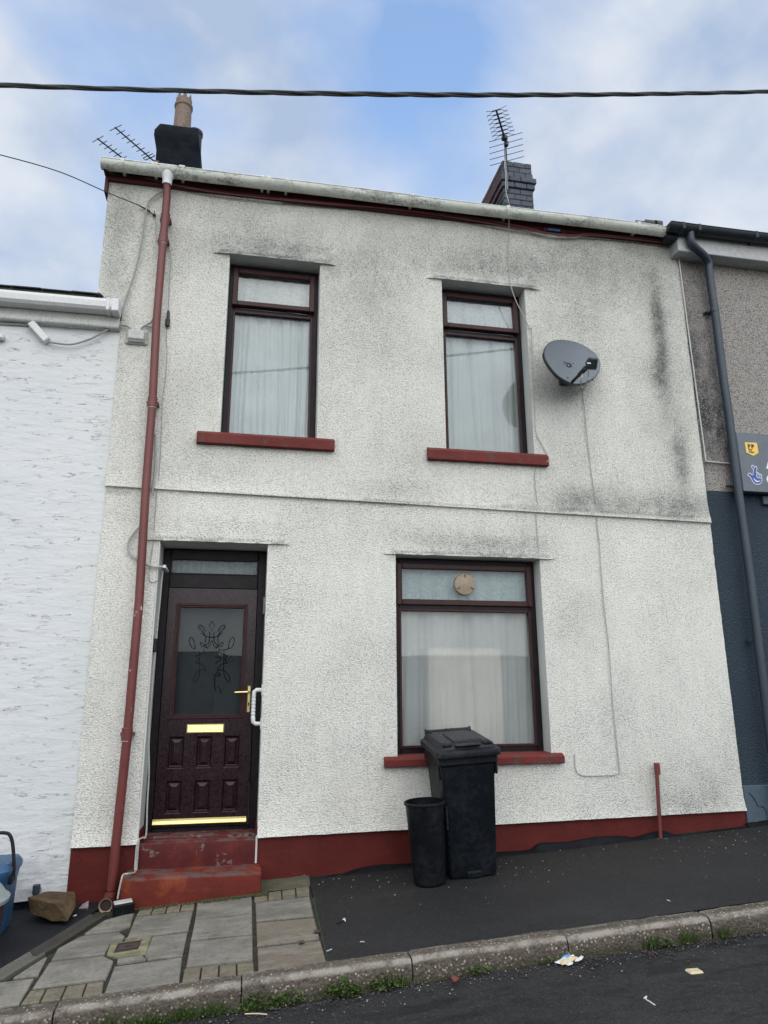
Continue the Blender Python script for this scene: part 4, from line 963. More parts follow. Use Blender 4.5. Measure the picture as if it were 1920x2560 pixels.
for j in range(16):
    a0, a1 = 2 * math.pi * j / 16, 2 * math.pi * (j + 1) / 16; am = (a0 + a1) / 2
    if j % 2 == 0:
        mb.poly([(cp.x + rr * .93 * math.cos(a0 - .1), 4.15 + rr * .93 * math.sin(a0 - .1), pz0 + .615), (cp.x + rr * .93 * math.cos(a1 + .1), 4.15 + rr * .93 * math.sin(a1 + .1), pz0 + .615), (cp.x + rr * .95 * math.cos(am), 4.15 + rr * .95 * math.sin(am), pz0 + .72)])
mb.lathe([(rr * .8, pz0 + .60), (rr * .8, pz0 + .3)], (cp.x, 4.15, 0), 20); mb.build('chimney_pot', 'terracotta', cl)
mb = MB(); mb.lathe([(.12, 8.8), (.115, 9.25), (.13, 9.27), (.13, 9.33), (.02, 9.34)], (cp.x + .16, 4.62, 0), 20); mb.build('rear_chimney_pot', 'darkpot', cl)
# right stack of separate bricks
core = MB(); X0, X1, Y0, Y1 = 4.115, 4.665, 4.0, 6.6; ZT = 9.11; core.box((X0 + .012, Y0 + .012, 6.4), (X1 - .012, Y1 - .012, ZT - .03)); cr_ = core.build('chimney', 'mortar', house)
CH = .112; BL = .235
def brickmesh(lx, ly, lz, mat):
    mb = MB(); mb.bbox((-lx / 2, -ly / 2, 0), (lx / 2, ly / 2, lz), .008); o = mb.build('brick', mat, cr_, origin=(0, 0, 0)); return o
protoF = {}
course = 0; z = ZT
out = {2: .012, 3: .055, 4: .03}
while z - CH > 7.0:
    z -= CH; e_ = out.get(course, 0.0)
    xs_ = [X0 - e_, X0 + .10 if course % 2 else X0 + .20, X0 + .31 if course % 2 else X0 + .42, X1 + e_]
    for a, b in zip(xs_, xs_[1:]):
        key = ('f', round(b - a, 3), round(e_, 3))
        c3 = Vector(((a + b) / 2, Y0 - e_ + .05, z + .004))
        if key not in protoF:
            o = brickmesh(b - a - .010, .10, CH - .012, 'brickgrey'); protoF[key] = o; o.location = c3 - ORG[cr_.name]
        else: o = clone(protoF[key], cr_, c3)
        o.rotation_euler = (random.uniform(-.02, .02), random.uniform(-.02, .02), random.uniform(-.03, .03))
    y = Y0 - e_ + .105 - (.0 if course % 2 else .06)
    while y < Y1:
        ya = max(y, Y0 - e_ + .104); yb = y + BL - .01
        red = course in (0, 1, 3, 4) or (course < 8 and random.random() < .25)
        key = ('s', red, round(yb - ya, 3)); c3 = Vector((X0 - e_ + .05, (ya + yb) / 2, z + .004))
        if key not in protoF:
            o = brickmesh(.10, yb - ya, CH - .012, 'brickred' if red else 'brickdark'); protoF[key] = o; o.location = c3 - ORG[cr_.name]
        else: o = clone(protoF[key], cr_, c3)
        o.rotation_euler = (0, random.uniform(-.02, .02), random.uniform(-.02, .02))
        y += BL
    course += 1
# ================================================================== LEFT NEIGHBOUR
nb = empty('white_house', (-4, 0, -1.5), 'low white house at the left edge with cracked smooth render and white gutter', 'house')
mb = MB(); NBX = 60
k = 0
for i in range(NBX + 1):
    x = XL + (-1.150 - XL) * i / NBX
    for z in (-1.435, 0, 3.20): mb.v.append(Vector((x, .012 + .004 * noise.noise(Vector((x * 2, z, 0))), z + (.0585 * (x + 1.5) + .012 * noise.noise(Vector((x * 5, 0, 0))) if z < -1 else 0))))
for i in range(NBX):
    for q in (0, 1): mb.face((i * 3 + q, i * 3 + 3 + q, i * 3 + 4 + q, i * 3 + 1 + q), 0, True)
mb.build('front_wall', 'white', nb, recalc=False)
mb = MB(); mb.box((XL, .06, -2.6), (-1.17, .3, -1.0)); mb.box((XL, .3, -2.6), (-1.42, 8, 3.2)); mb.build('base_wall', 'tarmac_dark', nb)
mb = MB(); mb.v = [Vector(p) for p in ((XL, -.10, 3.352), (-1.40, -.10, 3.375), (-1.40, 4.0, 5.2), (XL, 4.0, 5.2), (-1.40, 8, 3.3), (XL, 8, 3.3))] ; mb.v += [p + Vector((0, 0, -.035)) for p in mb.v[:6]]
for q in ((0, 1, 2, 3), (3, 2, 4, 5), (6, 9, 8, 7), (9, 11, 10, 8), (0, 6, 7, 1), (1, 7, 8, 2), (2, 8, 10, 4)): mb.face(q)
nroof = mb.build('roof', 'slate', nb)
x = -8.0; pr = None
while x < -1.45:
    if pr is None:
        mb = MB(); mb.bbox((-.118, 0, 0), (.118, .26, .010), .002); pr = mb.build('slate', 'slate', nroof, origin=(0, 0, 0)); pr.location = Vector((x, -.125, 3.366 + .003 * (x + 1.4))) - ORG[nroof.name]; o = pr
    else: o = clone(pr, nroof, (x, -.125 + random.uniform(-.006, .006), 3.366 + .0035 * (x + 1.4)))
    o.rotation_euler = (math.radians(21), random.uniform(-.012, .012), random.uniform(-.02, .02)); x += .242
# square gutter
def nz(x): return 3.235 + .006 * (x + 1.2)
prof2 = [(-.165, .075), (-.170, .05), (-.165, .0), (-.145, -.022), (-.065, -.030), (-.045, -.02), (-.045, .07)]
mb = MB(); K = 7
for x in (XL, -1.20): mb.v += [Vector((x, y, nz(x) + z)) for y, z in prof2]
for j in range(K - 1): mb.face((j, j + 1, K + j + 1, K + j))
mb.face([K + j for j in range(K)]); mb.build('gutter', 'whiteplastic', nb)
mb = MB()
for x, w_ in ((-1.27, .03), (-1.215, .05), (-1.19, .02)): 
    for q in (0,): mb.bbox((x - w_ / 2, -.176, nz(x) - .036), (x + w_ / 2, -.04, nz(x) + .082), .006)
mb.build('gutter_joint', 'whiteplastic', nb)
mb = MB(); pf = [(-.05, 3.23), (-.05, 3.16), (-.062, 3.13), (-.058, 3.105), (-.05, 3.095), (.01, 3.093)]; K = 6
for x in (XL, -1.185): mb.v += [Vector((x, y, z + .0045 * (x + 1.2))) for y, z in pf]
for j in range(K - 1): mb.face((j, j + 1, K + j + 1, K + j), 0, j in (0, 1, 2))
mb.face([K + j for j in range(K)]); mb.build('fascia', 'greyplastic', nb)
# ================================================================== RIGHT NEIGHBOUR
sh = empty('shop_building', (8, 0, -1.2), 'shop at the right edge with pebbledash above and dark blue-grey walls below', 'building')
bz = lambda x: line_at([(4.40, 1.924), (4.47, 1.918), (4.60, 1.93), (4.70, 1.96), (12, 1.96)], x)
mb = MB(); at_v = []
xs2 = cuts(4.40, XR, .05, [4.40, 4.436, 4.70, 4.80]); zs2 = cuts(-.82, 4.72, .06, [-.82, 2.216, 4.72, 1.93])
for i, x in enumerate(xs2):
    for z in zs2:
        yy = .022 + .003 * noise.noise(Vector((x * 2, z * 2, 7)))
        if z > 2.21 and x < 4.78: yy -= .012
        dd_ = 0.0
        if z > 2.2 and x < 4.80: dd_ = min(1.0, .50 + .55 * noise.noise(Vector((x * 4, z * 1.6, 3))) + .38 * max(0, 1 - abs(z - 2.9) / 1.0)) * max(0, min(1, (4.80 - x) / .06))
        elif z > 1.9 and x < 4.5: dd_ = .35
        mb.v.append(Vector((x, yy, z + (.02 * noise.noise(Vector((x * 8, 0, 2))) if abs(z - 1.93) < .001 else 0)))); at_v.append(max(0, dd_))
K = len(zs2)
for i in range(len(xs2) - 1):
    for j in range(K - 1):
        zc = (zs2[j] + zs2[j + 1]) / 2; mb.face((i * K + j, (i + 1) * K + j, (i + 1) * K + j + 1, i * K + j + 1), 0 if zc > 1.93 else 1, True)
o = mb.build('front_wall', ['pebble', 'blue'], sh, recalc=False); at = o.data.attributes.new('dirt', 'FLOAT', 'POINT'); at.data.foreach_set('value', at_v)
mb = MB(); mb.box((4.45, .08, -2.5), (XR, .4, 4.7)); mb.box((4.42, .4, -2.5), (4.6, 8, 4.7)); mb.build('shell_wall', 'interior', sh)
mb = MB(); mb.bbox((4.425, -.004, -1.6), (XR, .05, -.815), .006); shp = mb.build('plinth', 'blueplinth', sh)
mb = MB(); mb.tube([(4.47, -.006, -.87), (4.52, -.006, -.93), (4.545, -.006, -.99), (4.60, -.006, -.995), (4.625, -.006, -1.04), (4.62, -.006, -1.10)], [.002, .004, .003, .004, .003, .002], 5); mb.build('crack', 'signedge', shp)
mb = MB(); mb.tube([(4.410, -.020, 4.66), (4.420, -.021, 3.6), (4.438, -.021, 2.222)], .007, 8); mb.tube([(4.438, -.010, 2.222), (4.78, -.010, 2.214)], .008, 8); mb.build('edge_bead', 'greyplastic', sh)
mb = MB(); mb.bbox((4.325, -.150, 4.505), (XR, .02, 4.74), .006); mb.build('fascia', 'shopfascia', sh)
ngz = lambda x: 4.745 + .006 * (x - 4.2)
ng = gutter('gutter', 4.185, XR, .072, ngz, 'blackplastic', sh, yc=-.215)
for px in (1713, 1752, 1893):
    mb = MB(); x = P(px, 590, -.28).x; mb.bbox((x - .018, -.295, ngz(x) - .078), (x + .018, -.14, ngz(x) + .012), .01); mb.build('gutter_bracket', 'blackplastic', ng)
mb = MB(); mb.box((4.20, -.17, 4.64), (4.324, -.045, 4.735)); mb.build('gutter_stop_shade', 'blackplastic', ng)  # black box stands for the gutter stop and the shade beside it
mb = MB(); mb.v = [Vector(p) for p in ((4.38, -.2, 4.79), (XR, -.2, 4.82), (XR, 4, 7.1), (4.38, 4, 7.1), (4.38, 8, 4.8), (XR, 8, 4.8))]
for q in ((0, 1, 2, 3), (3, 2, 5, 4)): mb.face(q)
mb.build('roof', 'slate', sh)
a = P(1728, 594, -.215); b = P(1728, 606, -.20); c_ = P(1739, 620, -.175); d_ = P(1762, 641, -.12); e_ = P(1774, 656, -.09)
lower = [P(*q) for q in ((1778, 720, -.08), (1790, 775, -.08), (1811, 965, -.08), (1826.6, 1040, -.08), (1845, 1230, -.08), (1880, 1450, -.08), (1893, 1603, -.08), (1921, 1870, -.08))]
lx = sum(q.x for q in lower) / len(lower); lower = [Vector((lx + (q.x - lx) * .25, q.y, q.z)) for q in lower]; lower.append(Vector((lx, -.08, -1.18)))
mb = MB(); mb.tube(smoothpath([Vector((a.x, -.215, 4.70)), b, c_, d_, Vector((lx, -.09, e_.z - .01)), Vector((lx, -.08, e_.z - .08))], 4) + lower, .041, 16); ndp = mb.build('downpipe', 'navypipe', sh)
for (px, py) in ((1782, 776), (1850, 1212), (1889, 1600)):
    z = P(px, py, -.08).z; mb = MB(); mb.lathe([(.036, .022), (.042, .018), (.042, -.018), (.036, -.022)], (lx, -.08, z), 16); mb.box((lx - .075, -.05, z - .008), (lx + .02, -.0, z + .008)); mb.build('pipe_bracket', 'navypipe', ndp)
# shop sign
sx0, sz0, sz1 = 4.757, 1.905, 2.516; YS = -.10
sgn = empty('shop_sign', (6, YS, sz0), 'slate grey shop sign with a yellow shield and blue hand, cut by the right edge', 'sign')
mb = MB(); mb.bbox((sx0, YS, sz0), (9.0, -.03, sz1 + .0), .004); mb.build('sign_panel', 'sign', sgn)
mb = MB(); mb.box((sx0 + .012, -.0295, sz0 - .004), (9.0, .02, sz1 + .03)); mb.build('sign_frame', 'signedge', sgn)
Zs = lambda pts, y: [P(x, q, y) for x, q in Zm(1820, 1060, 11.06, pts)]
mb = MB(); mb.prism(Zs([(455, 508), (790, 522), (838, 800), (690, 885), (500, 795)], YS - .001), (0, -.004, 0)); mb.build('yellow_badge', 'yellow', sgn)
def text(body, px, py, size_px, mat, parent, y, bold=.0, name='lettering', sx=1.0, spacing=1.0, shear=0.0):
    """lettering mesh: px,py = left end of the baseline (source pixels of the sign zoom)"""
    cu = bpy.data.curves.new(name, 'FONT'); cu.body = body; cu.offset = bold; cu.extrude = .0; cu.resolution_u = 4; cu.space_character = spacing; cu.shear = shear
    to = bpy.data.objects.new(name, cu); C.objects.link(to); dg_ = bpy.context.evaluated_depsgraph_get(); me = bpy.data.meshes.new_from_object(to.evaluated_get(dg_)); C.objects.unlink(to); bpy.data.objects.remove(to)
    p = P(px, py, y); q = P(px, py - size_px, y); s_ = (q.z - p.z) / .72
    mb = MB(); mb.v = [Vector((v.co.x * s_ * sx, y, v.co.y * s_)) + Vector((p.x, 0, p.z)) for v in me.vertices]
    for pg in me.polygons: mb.face(list(pg.vertices))
    mb.v = [Vector((v.x, y, v.z)) for v in mb.v]
    return mb.build(name, mat, parent, recalc=False)
zp_ = lambda x, y: (1820 + x / 11.06, 1060 + y / 11.06)
p_ = zp_(555, 663); text('P2P', p_[0], p_[1], 9.6, 'ink', sgn, YS - .0065, .018, sx=.66, spacing=.78) if False else None
text('P', p_[0], p_[1], 9.6, 'ink', sgn, YS - .0065, .07, sx=.92)
p_ = zp_(650, 668); text('P', p_[0], p_[1], 9.6, 'ink', sgn, YS - .0066, .07, sx=1.05)
p_ = zp_(572, 728); text('Pay', p_[0], p_[1], 4.9, 'ink', sgn, YS - .0065, .035, sx=.98)
p_ = zp_(582, 796); text('Point', p_[0], p_[1], 4.9, 'ink', sgn, YS - .0065, .035, sx=.98)
hand = [(545, 1395), (570, 1362), (620, 1365), (690, 1415), (695, 1330), (705, 1275), (665, 1215), (655, 1165), (672, 1140), (700, 1150), (735, 1195), (760, 1175), (792, 1185), (802, 1230), (790, 1290), (780, 1335), (800, 1350), (830, 1345), (865, 1385), (905, 1385), (930, 1420), (928, 1480), (942, 1540), (925, 1610), (880, 1655), (810, 1668), (740, 1645), (685, 1590), (640, 1500), (600, 1445), (560, 1428)]
cxh, cyh = 770, 1440
def ringpts(pts, g):                     # offset outline outwards by g
    out = []
    n = len(pts)
    for i in range(n):
        (x0, y0), (x1, y1), (x2, y2) = pts[i - 1], pts[i], pts[(i + 1) % n]; tx, ty = x2 - x0, y2 - y0; L = math.hypot(tx, ty) or 1; out.append((x1 + ty / L * g, y1 - tx / L * g))
    return out
def bmfill(pts, y, th, mat, name):
    bm = bmesh.new(); vs = [bm.verts.new(p) for p in Zs(pts, y)]; bm.faces.new(vs); bmesh.ops.triangulate(bm, faces=bm.faces[:])
    mb = MB(); mb.bm(bm); return mb.build(name, mat, sgn, recalc=False)
sm = [(p.x, p.y) for p in smoothpath([Vector((x, y, 0)) for x, y in hand + hand[:1]], 3)][:-1]
area = sum(a[0] * b[1] - b[0] * a[1] for a, b in zip(sm, sm[1:] + sm[:1]))
gg = 7 if area > 0 else -7
def strip(pts, w, y, mat, name, closed=False):
    q = [Vector((p[0], p[1], 0)) for p in pts]; q = smoothpath(q + ([q[0]] if closed else []), 3); mb = MB(); L_ = []
    for i, p in enumerate(q):
        tdir = (q[min(i + 1, len(q) - 1)] - q[max(i - 1, 0)]).normalized(); nn = Vector((-tdir.y, tdir.x, 0)) * (w(i / (len(q) - 1)) if callable(w) else w) / 2
        L_ += Zs([((p + nn).x, (p + nn).y), ((p - nn).x, (p - nn).y)], y)
    mb.v = L_
    for i in range(len(q) - 1): mb.face((2 * i, 2 * i + 1, 2 * i + 3, 2 * i + 2))
    return mb.build(name, mat, sgn, recalc=False)
bmfill(sm, YS - .0015, 0, 'bluevinyl', 'hand_emblem')
strip(hand, 13, YS - .0022, 'whitevinyl', 'emblem_outline', True)
strip([(705, 1275), (722, 1225), (740, 1190)], 10, YS - .0024, 'whitevinyl', 'emblem_outline')
for cx_, cy_, rr_, hh in ((830, 1425, 38, 68), (895, 1452, 32, 56)):
    ring = [(cx_ + rr_ * math.cos(a) + 4 * math.sin(a), cy_ + hh * math.sin(a)) for a in [2 * math.pi * i / 12 for i in range(12)]]
    strip(ring, 12, YS - .0028, 'whitevinyl', 'emblem_outline', True)
    strip([(cx_ + 18, cy_ - 20), (cx_ - 4, cy_ - 12), (cx_ - 6, cy_ + 15), (cx_ + 12, cy_ + 22)], 8, YS - .0028, 'whitevinyl', 'emblem_outline')
strip([(705, 1490), (740, 1540), (790, 1585), (850, 1585), (905, 1555)], lambda u: 4 + 26 * math.sin(math.pi * min(1, u)), YS - .0028, 'whitevinyl', 'emblem_smile')
lp = P(1917, 1171, YS); th_ = P(1917, 1144, YS).z - lp.z
text('A', 1916.2, 1171, 27, 'whitevinyl', sgn, YS - .002, .015); text('C', 1917.5, 1212, 27, 'whitevinyl', sgn, YS - .002, .02)
mb = MB(); p = P(1904, 1240, .0); mb.bbox((p.x, -.02, p.z - .09), (p.x + .4, .02, p.z), .006); tag(mb.build('wall_panel', 'blueplinth'), 'small blue-grey cover plate on the wall beneath the shop sign', 'cover plate')

# ================================================================== THINGS ON THE WALL
# satellite dish
n = Vector((.30, -.88, .36)).normalized(); dc = P(1432, 903, -.24)
def onplane(px, py, off=0.0):
    v = ray(px, py); o_ = Vector((0, -DIST, 0)); t_ = ((dc + n * off) - o_).dot(n) / v.dot(n); return o_ + v * t_
outline = Zm(1350, 830, 9.76, [(112, 500), (180, 330), (300, 235), (500, 197), (760, 225), (1000, 300), (1200, 420), (1350, 540), (1445, 680), (1468, 800), (1430, 960), (1330, 1095), (1150, 1215), (960, 1262), (800, 1255), (620, 1180), (450, 1060), (300, 900), (190, 740), (128, 610)])
rim = smoothpath([onplane(*q) for q in outline + outline[:1]], 4)[:-1]; rc = sum(rim, Vector()) / len(rim)
dishr = empty('satellite_dish', (rc.x, 0, rc.z), 'oval grey satellite dish on the wall right of the upper window', 'satellite dish')
mb = MB(); N = len(rim); rings = 10; dep = .055
for side, bo in ((0, 0.0), (1, -.006)):
    for k_ in range(1, rings + 1):
        u = k_ / rings
        for p in rim: mb.v.append(rc + (p - rc) * u - n * (dep * (1 - u * u)) + n * bo)
    mb.v.append(rc - n * (dep - bo))
B0, B1 = 0, rings * N + 1
for base in (B0, B1):
    for k_ in range(rings - 1):
        for j in range(N): mb.face((base + k_ * N + j, base + k_ * N + (j + 1) % N, base + (k_ + 1) * N + (j + 1) % N, base + (k_ + 1) * N + j), 0, True)
    for j in range(N): mb.face((base + rings * N, base + j, base + (j + 1) % N), 0, True)
mb.build('reflector', 'dish', dishr, recalc=False)
mb = MB(); mb.v = []
for p in rim:
    ou = (p - rc).normalized(); mb.v += [p + n * .002, p + ou * .008 - n * .004, p + ou * .006 - n * .030, p - n * .028]
for j in range(N):
    for q in range(4): mb.face((j * 4 + q, ((j + 1) % N) * 4 + q, ((j + 1) % N) * 4 + (q + 1) % 4, j * 4 + (q + 1) % 4), 0, True)
mb.build('rim', 'dishdark', dishr)
q6 = lambda x, y, y3: P(1350 + x / 9.76, 830 + y / 9.76, y3)
foot = onplane(1350 + 780 / 9.76, 830 + 1225 / 9.76, -.0); lnb = q6(1200, 800, foot.y - .22)
mb = MB(); mb.tube([foot, foot.lerp(lnb, .45)], .014, 8); mb.tube([foot.lerp(lnb, .42), lnb + Vector((-.03, .01, -.03))], [.02, .024], 8); mb.build('arm', 'dishdark', dishr)
ax = (rc - lnb).normalized(); lq = ax.to_track_quat('Z', 'Y').to_matrix().to_4x4()
mb = MB(); M4 = Matrix.Translation(lnb + Vector((.022, 0, .012))) @ lq; mb.bbox((-.038, -.05, -.06), (.038, .055, .02), .012, 0, M4); mb.lathe([(.03, .0), (.034, .03), (.036, .055), (.034, .06), (.0005, .062)], (0, 0, 0), 18, M4); mb.build('receiver', 'dishdark', dishr)
mb = MB(); a = q6(1150, 768, lnb.y - .075); mb.bbox((a.x, a.y, a.z), (a.x + .036, a.y + .003, a.z + .010), .001, 0); mb.build('receiver_label', 'whitevinyl', dishr)
mb = MB(); mb.tube([rc - n * .08, Vector((rc.x + .02, -.07, rc.z - .04)), Vector((rc.x + .02, -.01, rc.z - .04))], .02, 8); mb.bbox((rc.x - .04, -.02, rc.z - .14), (rc.x + .08, .0, rc.z + .06), .004); mb.build('wall_bracket', 'darkmetal', dishr)
for (bx_, by_) in ((590, 735), (800, 775), (672, 1118), (1283, 1180)):
    p = onplane(1350 + bx_ / 9.76, 830 + by_ / 9.76, -.035 if by_ < 1000 else -.004); mb = MB(); mb.tube([p, p + n * .008], .007, 8); mb.build('bolt', 'darkmetal', dishr)
def cable(name, pts, rad, mat, label, cat='cable', sub=4, n_=6, group=None):
    mb = MB(); q_ = smoothpath(pts, sub); mb.tube(q_, rad[:len(q_)] if isinstance(rad, list) else rad, n_); return tag(mb.build(name, mat), label, cat, group)
W0 = -.012
def wpts(x0, y0, s, pts, y=W0): return [P(x, q, y) for x, q in Zm(x0, y0, s, pts)]
z4 = lambda pts, y=W0: wpts(1250, 750, 2.476, pts, y)
z3 = lambda pts, y=W0: wpts(1150, 240, 2.155, pts, y)
z1_ = lambda pts, y=W0: wpts(0, 200, 2.592, pts, y)
z5 = lambda pts, y=W0: wpts(0, 850, 2.592, pts, y)
z7 = lambda pts, y=W0: wpts(280, 1750, 3.456, pts, y)
z6_ = lambda pts, y=W0: wpts(280, 1300, 3.456, pts, y)
yl_ = lnb.y
dcab = [q6(1190, 930, yl_ - .01), q6(1170, 1090, yl_ + .04), q6(1140, 1230, yl_ + .10), q6(1060, 1390, -.08), q6(1035, 1450, -.02)]
cable('dish_cable', dcab + z4([(520, 640), (532, 760), (545, 900), (570, 1100), (592, 1240), (603, 1330)], -.014) + z4([(600, 1380), (612, 1480), (622, 1620), (640, 1857)], -.012) +
      [P(x, y, W0) for x, y in ((1522, 1620), (1532, 1760), (1542, 1860), (1548, 1925))] + wpts(1250, 1850, 2.476, [(722, 212), (680, 218), (560, 222), (500, 215), (468, 180), (460, 90)]),
      [.0065] * 16 + [.0045] * 400, 'cablewhite', 'thin pale cable dropping from the satellite dish to a hooked loop near the plinth')
cable('dish_cable', [q6(1030, 1040, yl_ + .05), q6(1005, 1200, yl_ + .08), q6(980, 1340, -.1), q6(1010, 1400, -.07), q6(1035, 1440, -.03)], .0075, 'cablewhite', 'short white cable loop hanging just under the dish receiver')
# aerial cable from the right chimney over the gutter and down past the upper window
cz = lambda x, y, d_: P(1190 + x / 7.9, 260 + y / 7.9, d_)
cable('aerial_cable', [cz(575, 1100, 3.9), cz(565, 1230, 3.88), cz(585, 1400, 3.88), cz(585, 1600, 3.88), cz(600, 1780, 3.85), cz(640, 1900, 3.8), cz(680, 2080, 3.6), P(1275, 523, 1.5) + Vector((0, 0, -.02))], .007, 'cablewhite', 'white aerial lead running down the corner of the grey brick chimney')
cable('aerial_cable', z3([(253, 598)], -.21) + z3([(262, 640)], -.215) + z3([(264, 700)], -.10) + z3([(262, 780), (262, 850), (270, 1000), (300, 1100), (340, 1180), (375, 1250)], -.02) +
      z4([(195, 180), (200, 350), (215, 700), (222, 820), (262, 900), (290, 955)], -.014) + z4([(303, 990)], -.062) + z4([(270, 1012)], -.04) + z4([(222, 1040), (215, 1100), (220, 1180), (235, 1290)], -.014) + z4([(222, 1335), (235, 1500), (240, 1600)], -.012),
      .004, 'cablewhite', 'thin white aerial cable from the gutter down past the right upper window')
# telephone / service wires at the left
cable('service_wire', [P(-420, 285, -2.6), P(-200, 340, -1.8), P(0, 387, -1.0), P(150, 430, -.60), P(270, 482, -.25)] + z1_([(900, 812)], -.05) + z1_([(975, 850)], -.03), .0045, 'cableblack', 'dark overhead wire coming in from the left to a hook under the eaves')
cable('hook_wire', z1_([(905, 815), (960, 850), (1000, 875)], -.025), .006, 'cableblack', 'short dark wire tail at the hook left of the downpipe')
mb = MB(); p = z1_([(1000, 875)], -.02)[0]; mb.lathe([(.001, .014), (.014, .008), (.016, -.008), (.001, -.014)], p, 10); mb.tube([p, p + Vector((-.004, 0, .045))], .004, 6); tag(mb.build('wall_hook', 'cableblack'), 'small dark wall hook high up between house corner and downpipe', 'hook')
cable('wall_cable', z1_([(1000, 880), (1012, 940), (1010, 1000), (1025, 1060)]) + z1_([(1050, 1070), (1080, 1078)], -.012) + z1_([(1098, 1100), (1110, 1150), (1098, 1300), (1092, 1495)]), .003, 'cablegrey', 'thin grey cable wandering behind the red downpipe to a black connector')
mb = MB(); q = z1_([(1092, 1495), (1084, 1600)], -.022); mb.tube([q[0], q[0].lerp(q[1], .1), q[0].lerp(q[1], .5), q[0].lerp(q[1], .55), q[0].lerp(q[1], .95), q[1]], [.008, .013, .014, .021, .021, .008], 10); tag(mb.build('cable_connector', 'cableblack'), 'black cable connector on the wall right of the red downpipe', 'connector')
cable('wall_cable', z1_([(1080, 1605), (1078, 1680)]) + z5([(1082, 80), (1078, 160), (1070, 260), (1052, 400), (1045, 600), (1030, 880)], W0) + z5([(1020, 940), (1012, 1040), (1003, 1150), (995, 1290), (975, 1440), (965, 1540), (985, 1570), (1030, 1555)]), .003, 'cablegrey', 'thin grey cable dropping from the black connector to the door recess')
cable('supply_cable', z1_([(1055, 720), (1000, 755), (960, 800), (935, 920), (915, 1060), (890, 1180), (850, 1320), (800, 1460), (765, 1560), (725, 1600), (640, 1650), (560, 1688), (450, 1714), (320, 1698)], -.03), .0085, 'cablegrey', 'grey cable looping from the eaves down to the tilted box on the white house')
cable('supply_cable', z5([(1006, 610), (1008, 720), (1003, 850), (985, 985)], -.045), .010, 'cablegrey', 'thick pale cable bulging out behind the downpipe below the sills')
cable('supply_cable', z5([(912, 1205), (880, 1235), (840, 1290), (828, 1345), (850, 1395), (890, 1425)], -.03) + z5([(940, 1450), (985, 1467), (1030, 1470), (1070, 1468)], -.03), .0095, 'cablewhite', 'thick white cable looping round the downpipe into the top of the door frame')
mb = MB(); p = z5([(1066, 1468)], -.03)[0]; mb.lathe([(.013, -.012), (.013, .012)], p, 12, None); mb.bbox((p.x - .014, p.y - .012, p.z - .013), (p.x + .012, .20, p.z + .013), .006); tag(mb.build('cable_plug', 'whiteplastic'), 'white cable entry plug at the top left corner of the door', 'cable entry')
cable('door_cable', z6_([(440, 440), (430, 520), (415, 690), (395, 900)], .05) + z6_([(375, 1130), (350, 1400), (325, 1700)], .04) + z7([(325, 150), (318, 400), (320, 620), (305, 900), (295, 1165)], .04) + z7([(262, 1190)], .02) + z7([(228, 1215)], -.025) + z7([(218, 1320), (213, 1430)], -.028) + z7([(198, 1488)], -.10) + z7([(150, 1500), (100, 1508)], -.29) + z7([(82, 1550), (62, 1640), (47, 1720)], -.30), .0065, 'cablewhite', 'cream cable running down the left edge of the door and over the steps')
mb = MB(); a, b = P(317, 823, -.004), P(369, 868, -.004)
cxb = (a.x + b.x) / 2; mb.bbox((a.x, -.026, b.z + .012), (b.x - .005, -.003, a.z), .01); jb = empty('junction_box', (cxb, -.01, b.z), 'square cream junction box on the wall left of the downpipe', 'junction box')
mb.build('back_plate', 'greyplastic', jb)
mb = MB(); mb.bbox((a.x + .016, -.062, b.z + .038), (b.x - .022, -.0265, a.z - .022), .012); mb.bbox((a.x + .02, -.050, b.z + .024), (b.x - .026, -.0265, b.z + .040), .008); mb.build('cover', 'greyplastic', jb)
cable('box_cable', z1_([(740, 1612), (775, 1590), (815, 1592), (842, 1608), (856, 1640)], -.035), .010, 'cablegrey', 'thick cream cable entering the junction box from the left')
cable('box_cable', z1_([(912, 1640), (918, 1610), (945, 1592), (985, 1603)], -.035), .010, 'cablegrey', 'thick cream cable leaving the junction box in a hoop towards the downpipe')
cable('box_cable', z1_([(920, 1608), (950, 1585), (975, 1572), (995, 1545)], -.03), .009, 'cablegrey', 'cream cable rising from the junction box behind the downpipe')
cable('trunk_cable', [Vector((-6, -.01, 2.98))] + z1_([(-60, 1540), (40, 1550), (250, 1568), (460, 1590), (630, 1602), (755, 1592)], -.01), .011, 'cablewhite', 'white painted cable clipped along under the white house gutter')
cable('trunk_cable', [Vector((-6, -.01, 2.94))] + z1_([(-60, 1576), (60, 1578), (130, 1580), (165, 1583), (190, 1583)], -.006), .006, 'cablewhite', 'thinner white cable running into the tilted box on the white house')
for i_, (x_, y_) in enumerate(((40, 1550), (255, 1569), (462, 1590), (630, 1602))):
    mb = MB(); p = z1_([(x_, y_)], -.012)[0]; mb.bbox((p.x - .011, p.y - .012, p.z - .020), (p.x + .011, .01, p.z + .018), .004)
    tag(mb.build('cable_clip', 'whiteplastic'), ('small white cable clip at the far left edge under the gutter', 'small white cable clip just behind the tilted box', 'small white cable clip midway between tilted box and house corner', 'small white cable clip nearest the cream junction box')[i_], 'cable clip', 'clips along the white cable')
mb = MB(); a, b = z1_([(205, 1580), (303, 1688)], -.03); dv = (b - a); L = dv.length; ang = math.atan2(dv.z, dv.x); M4 = Matrix.Translation(a) @ Matrix.Rotation(-ang, 4, 'Y')
mb.bbox((-.008, -.03, -.030), (L + .008, .035, .030), .006, 0, M4); lb = mb.build('wall_lamp_box', 'whiteplastic'); tag(lb, 'oblong white box fixed at a slant on the white house wall', 'box')
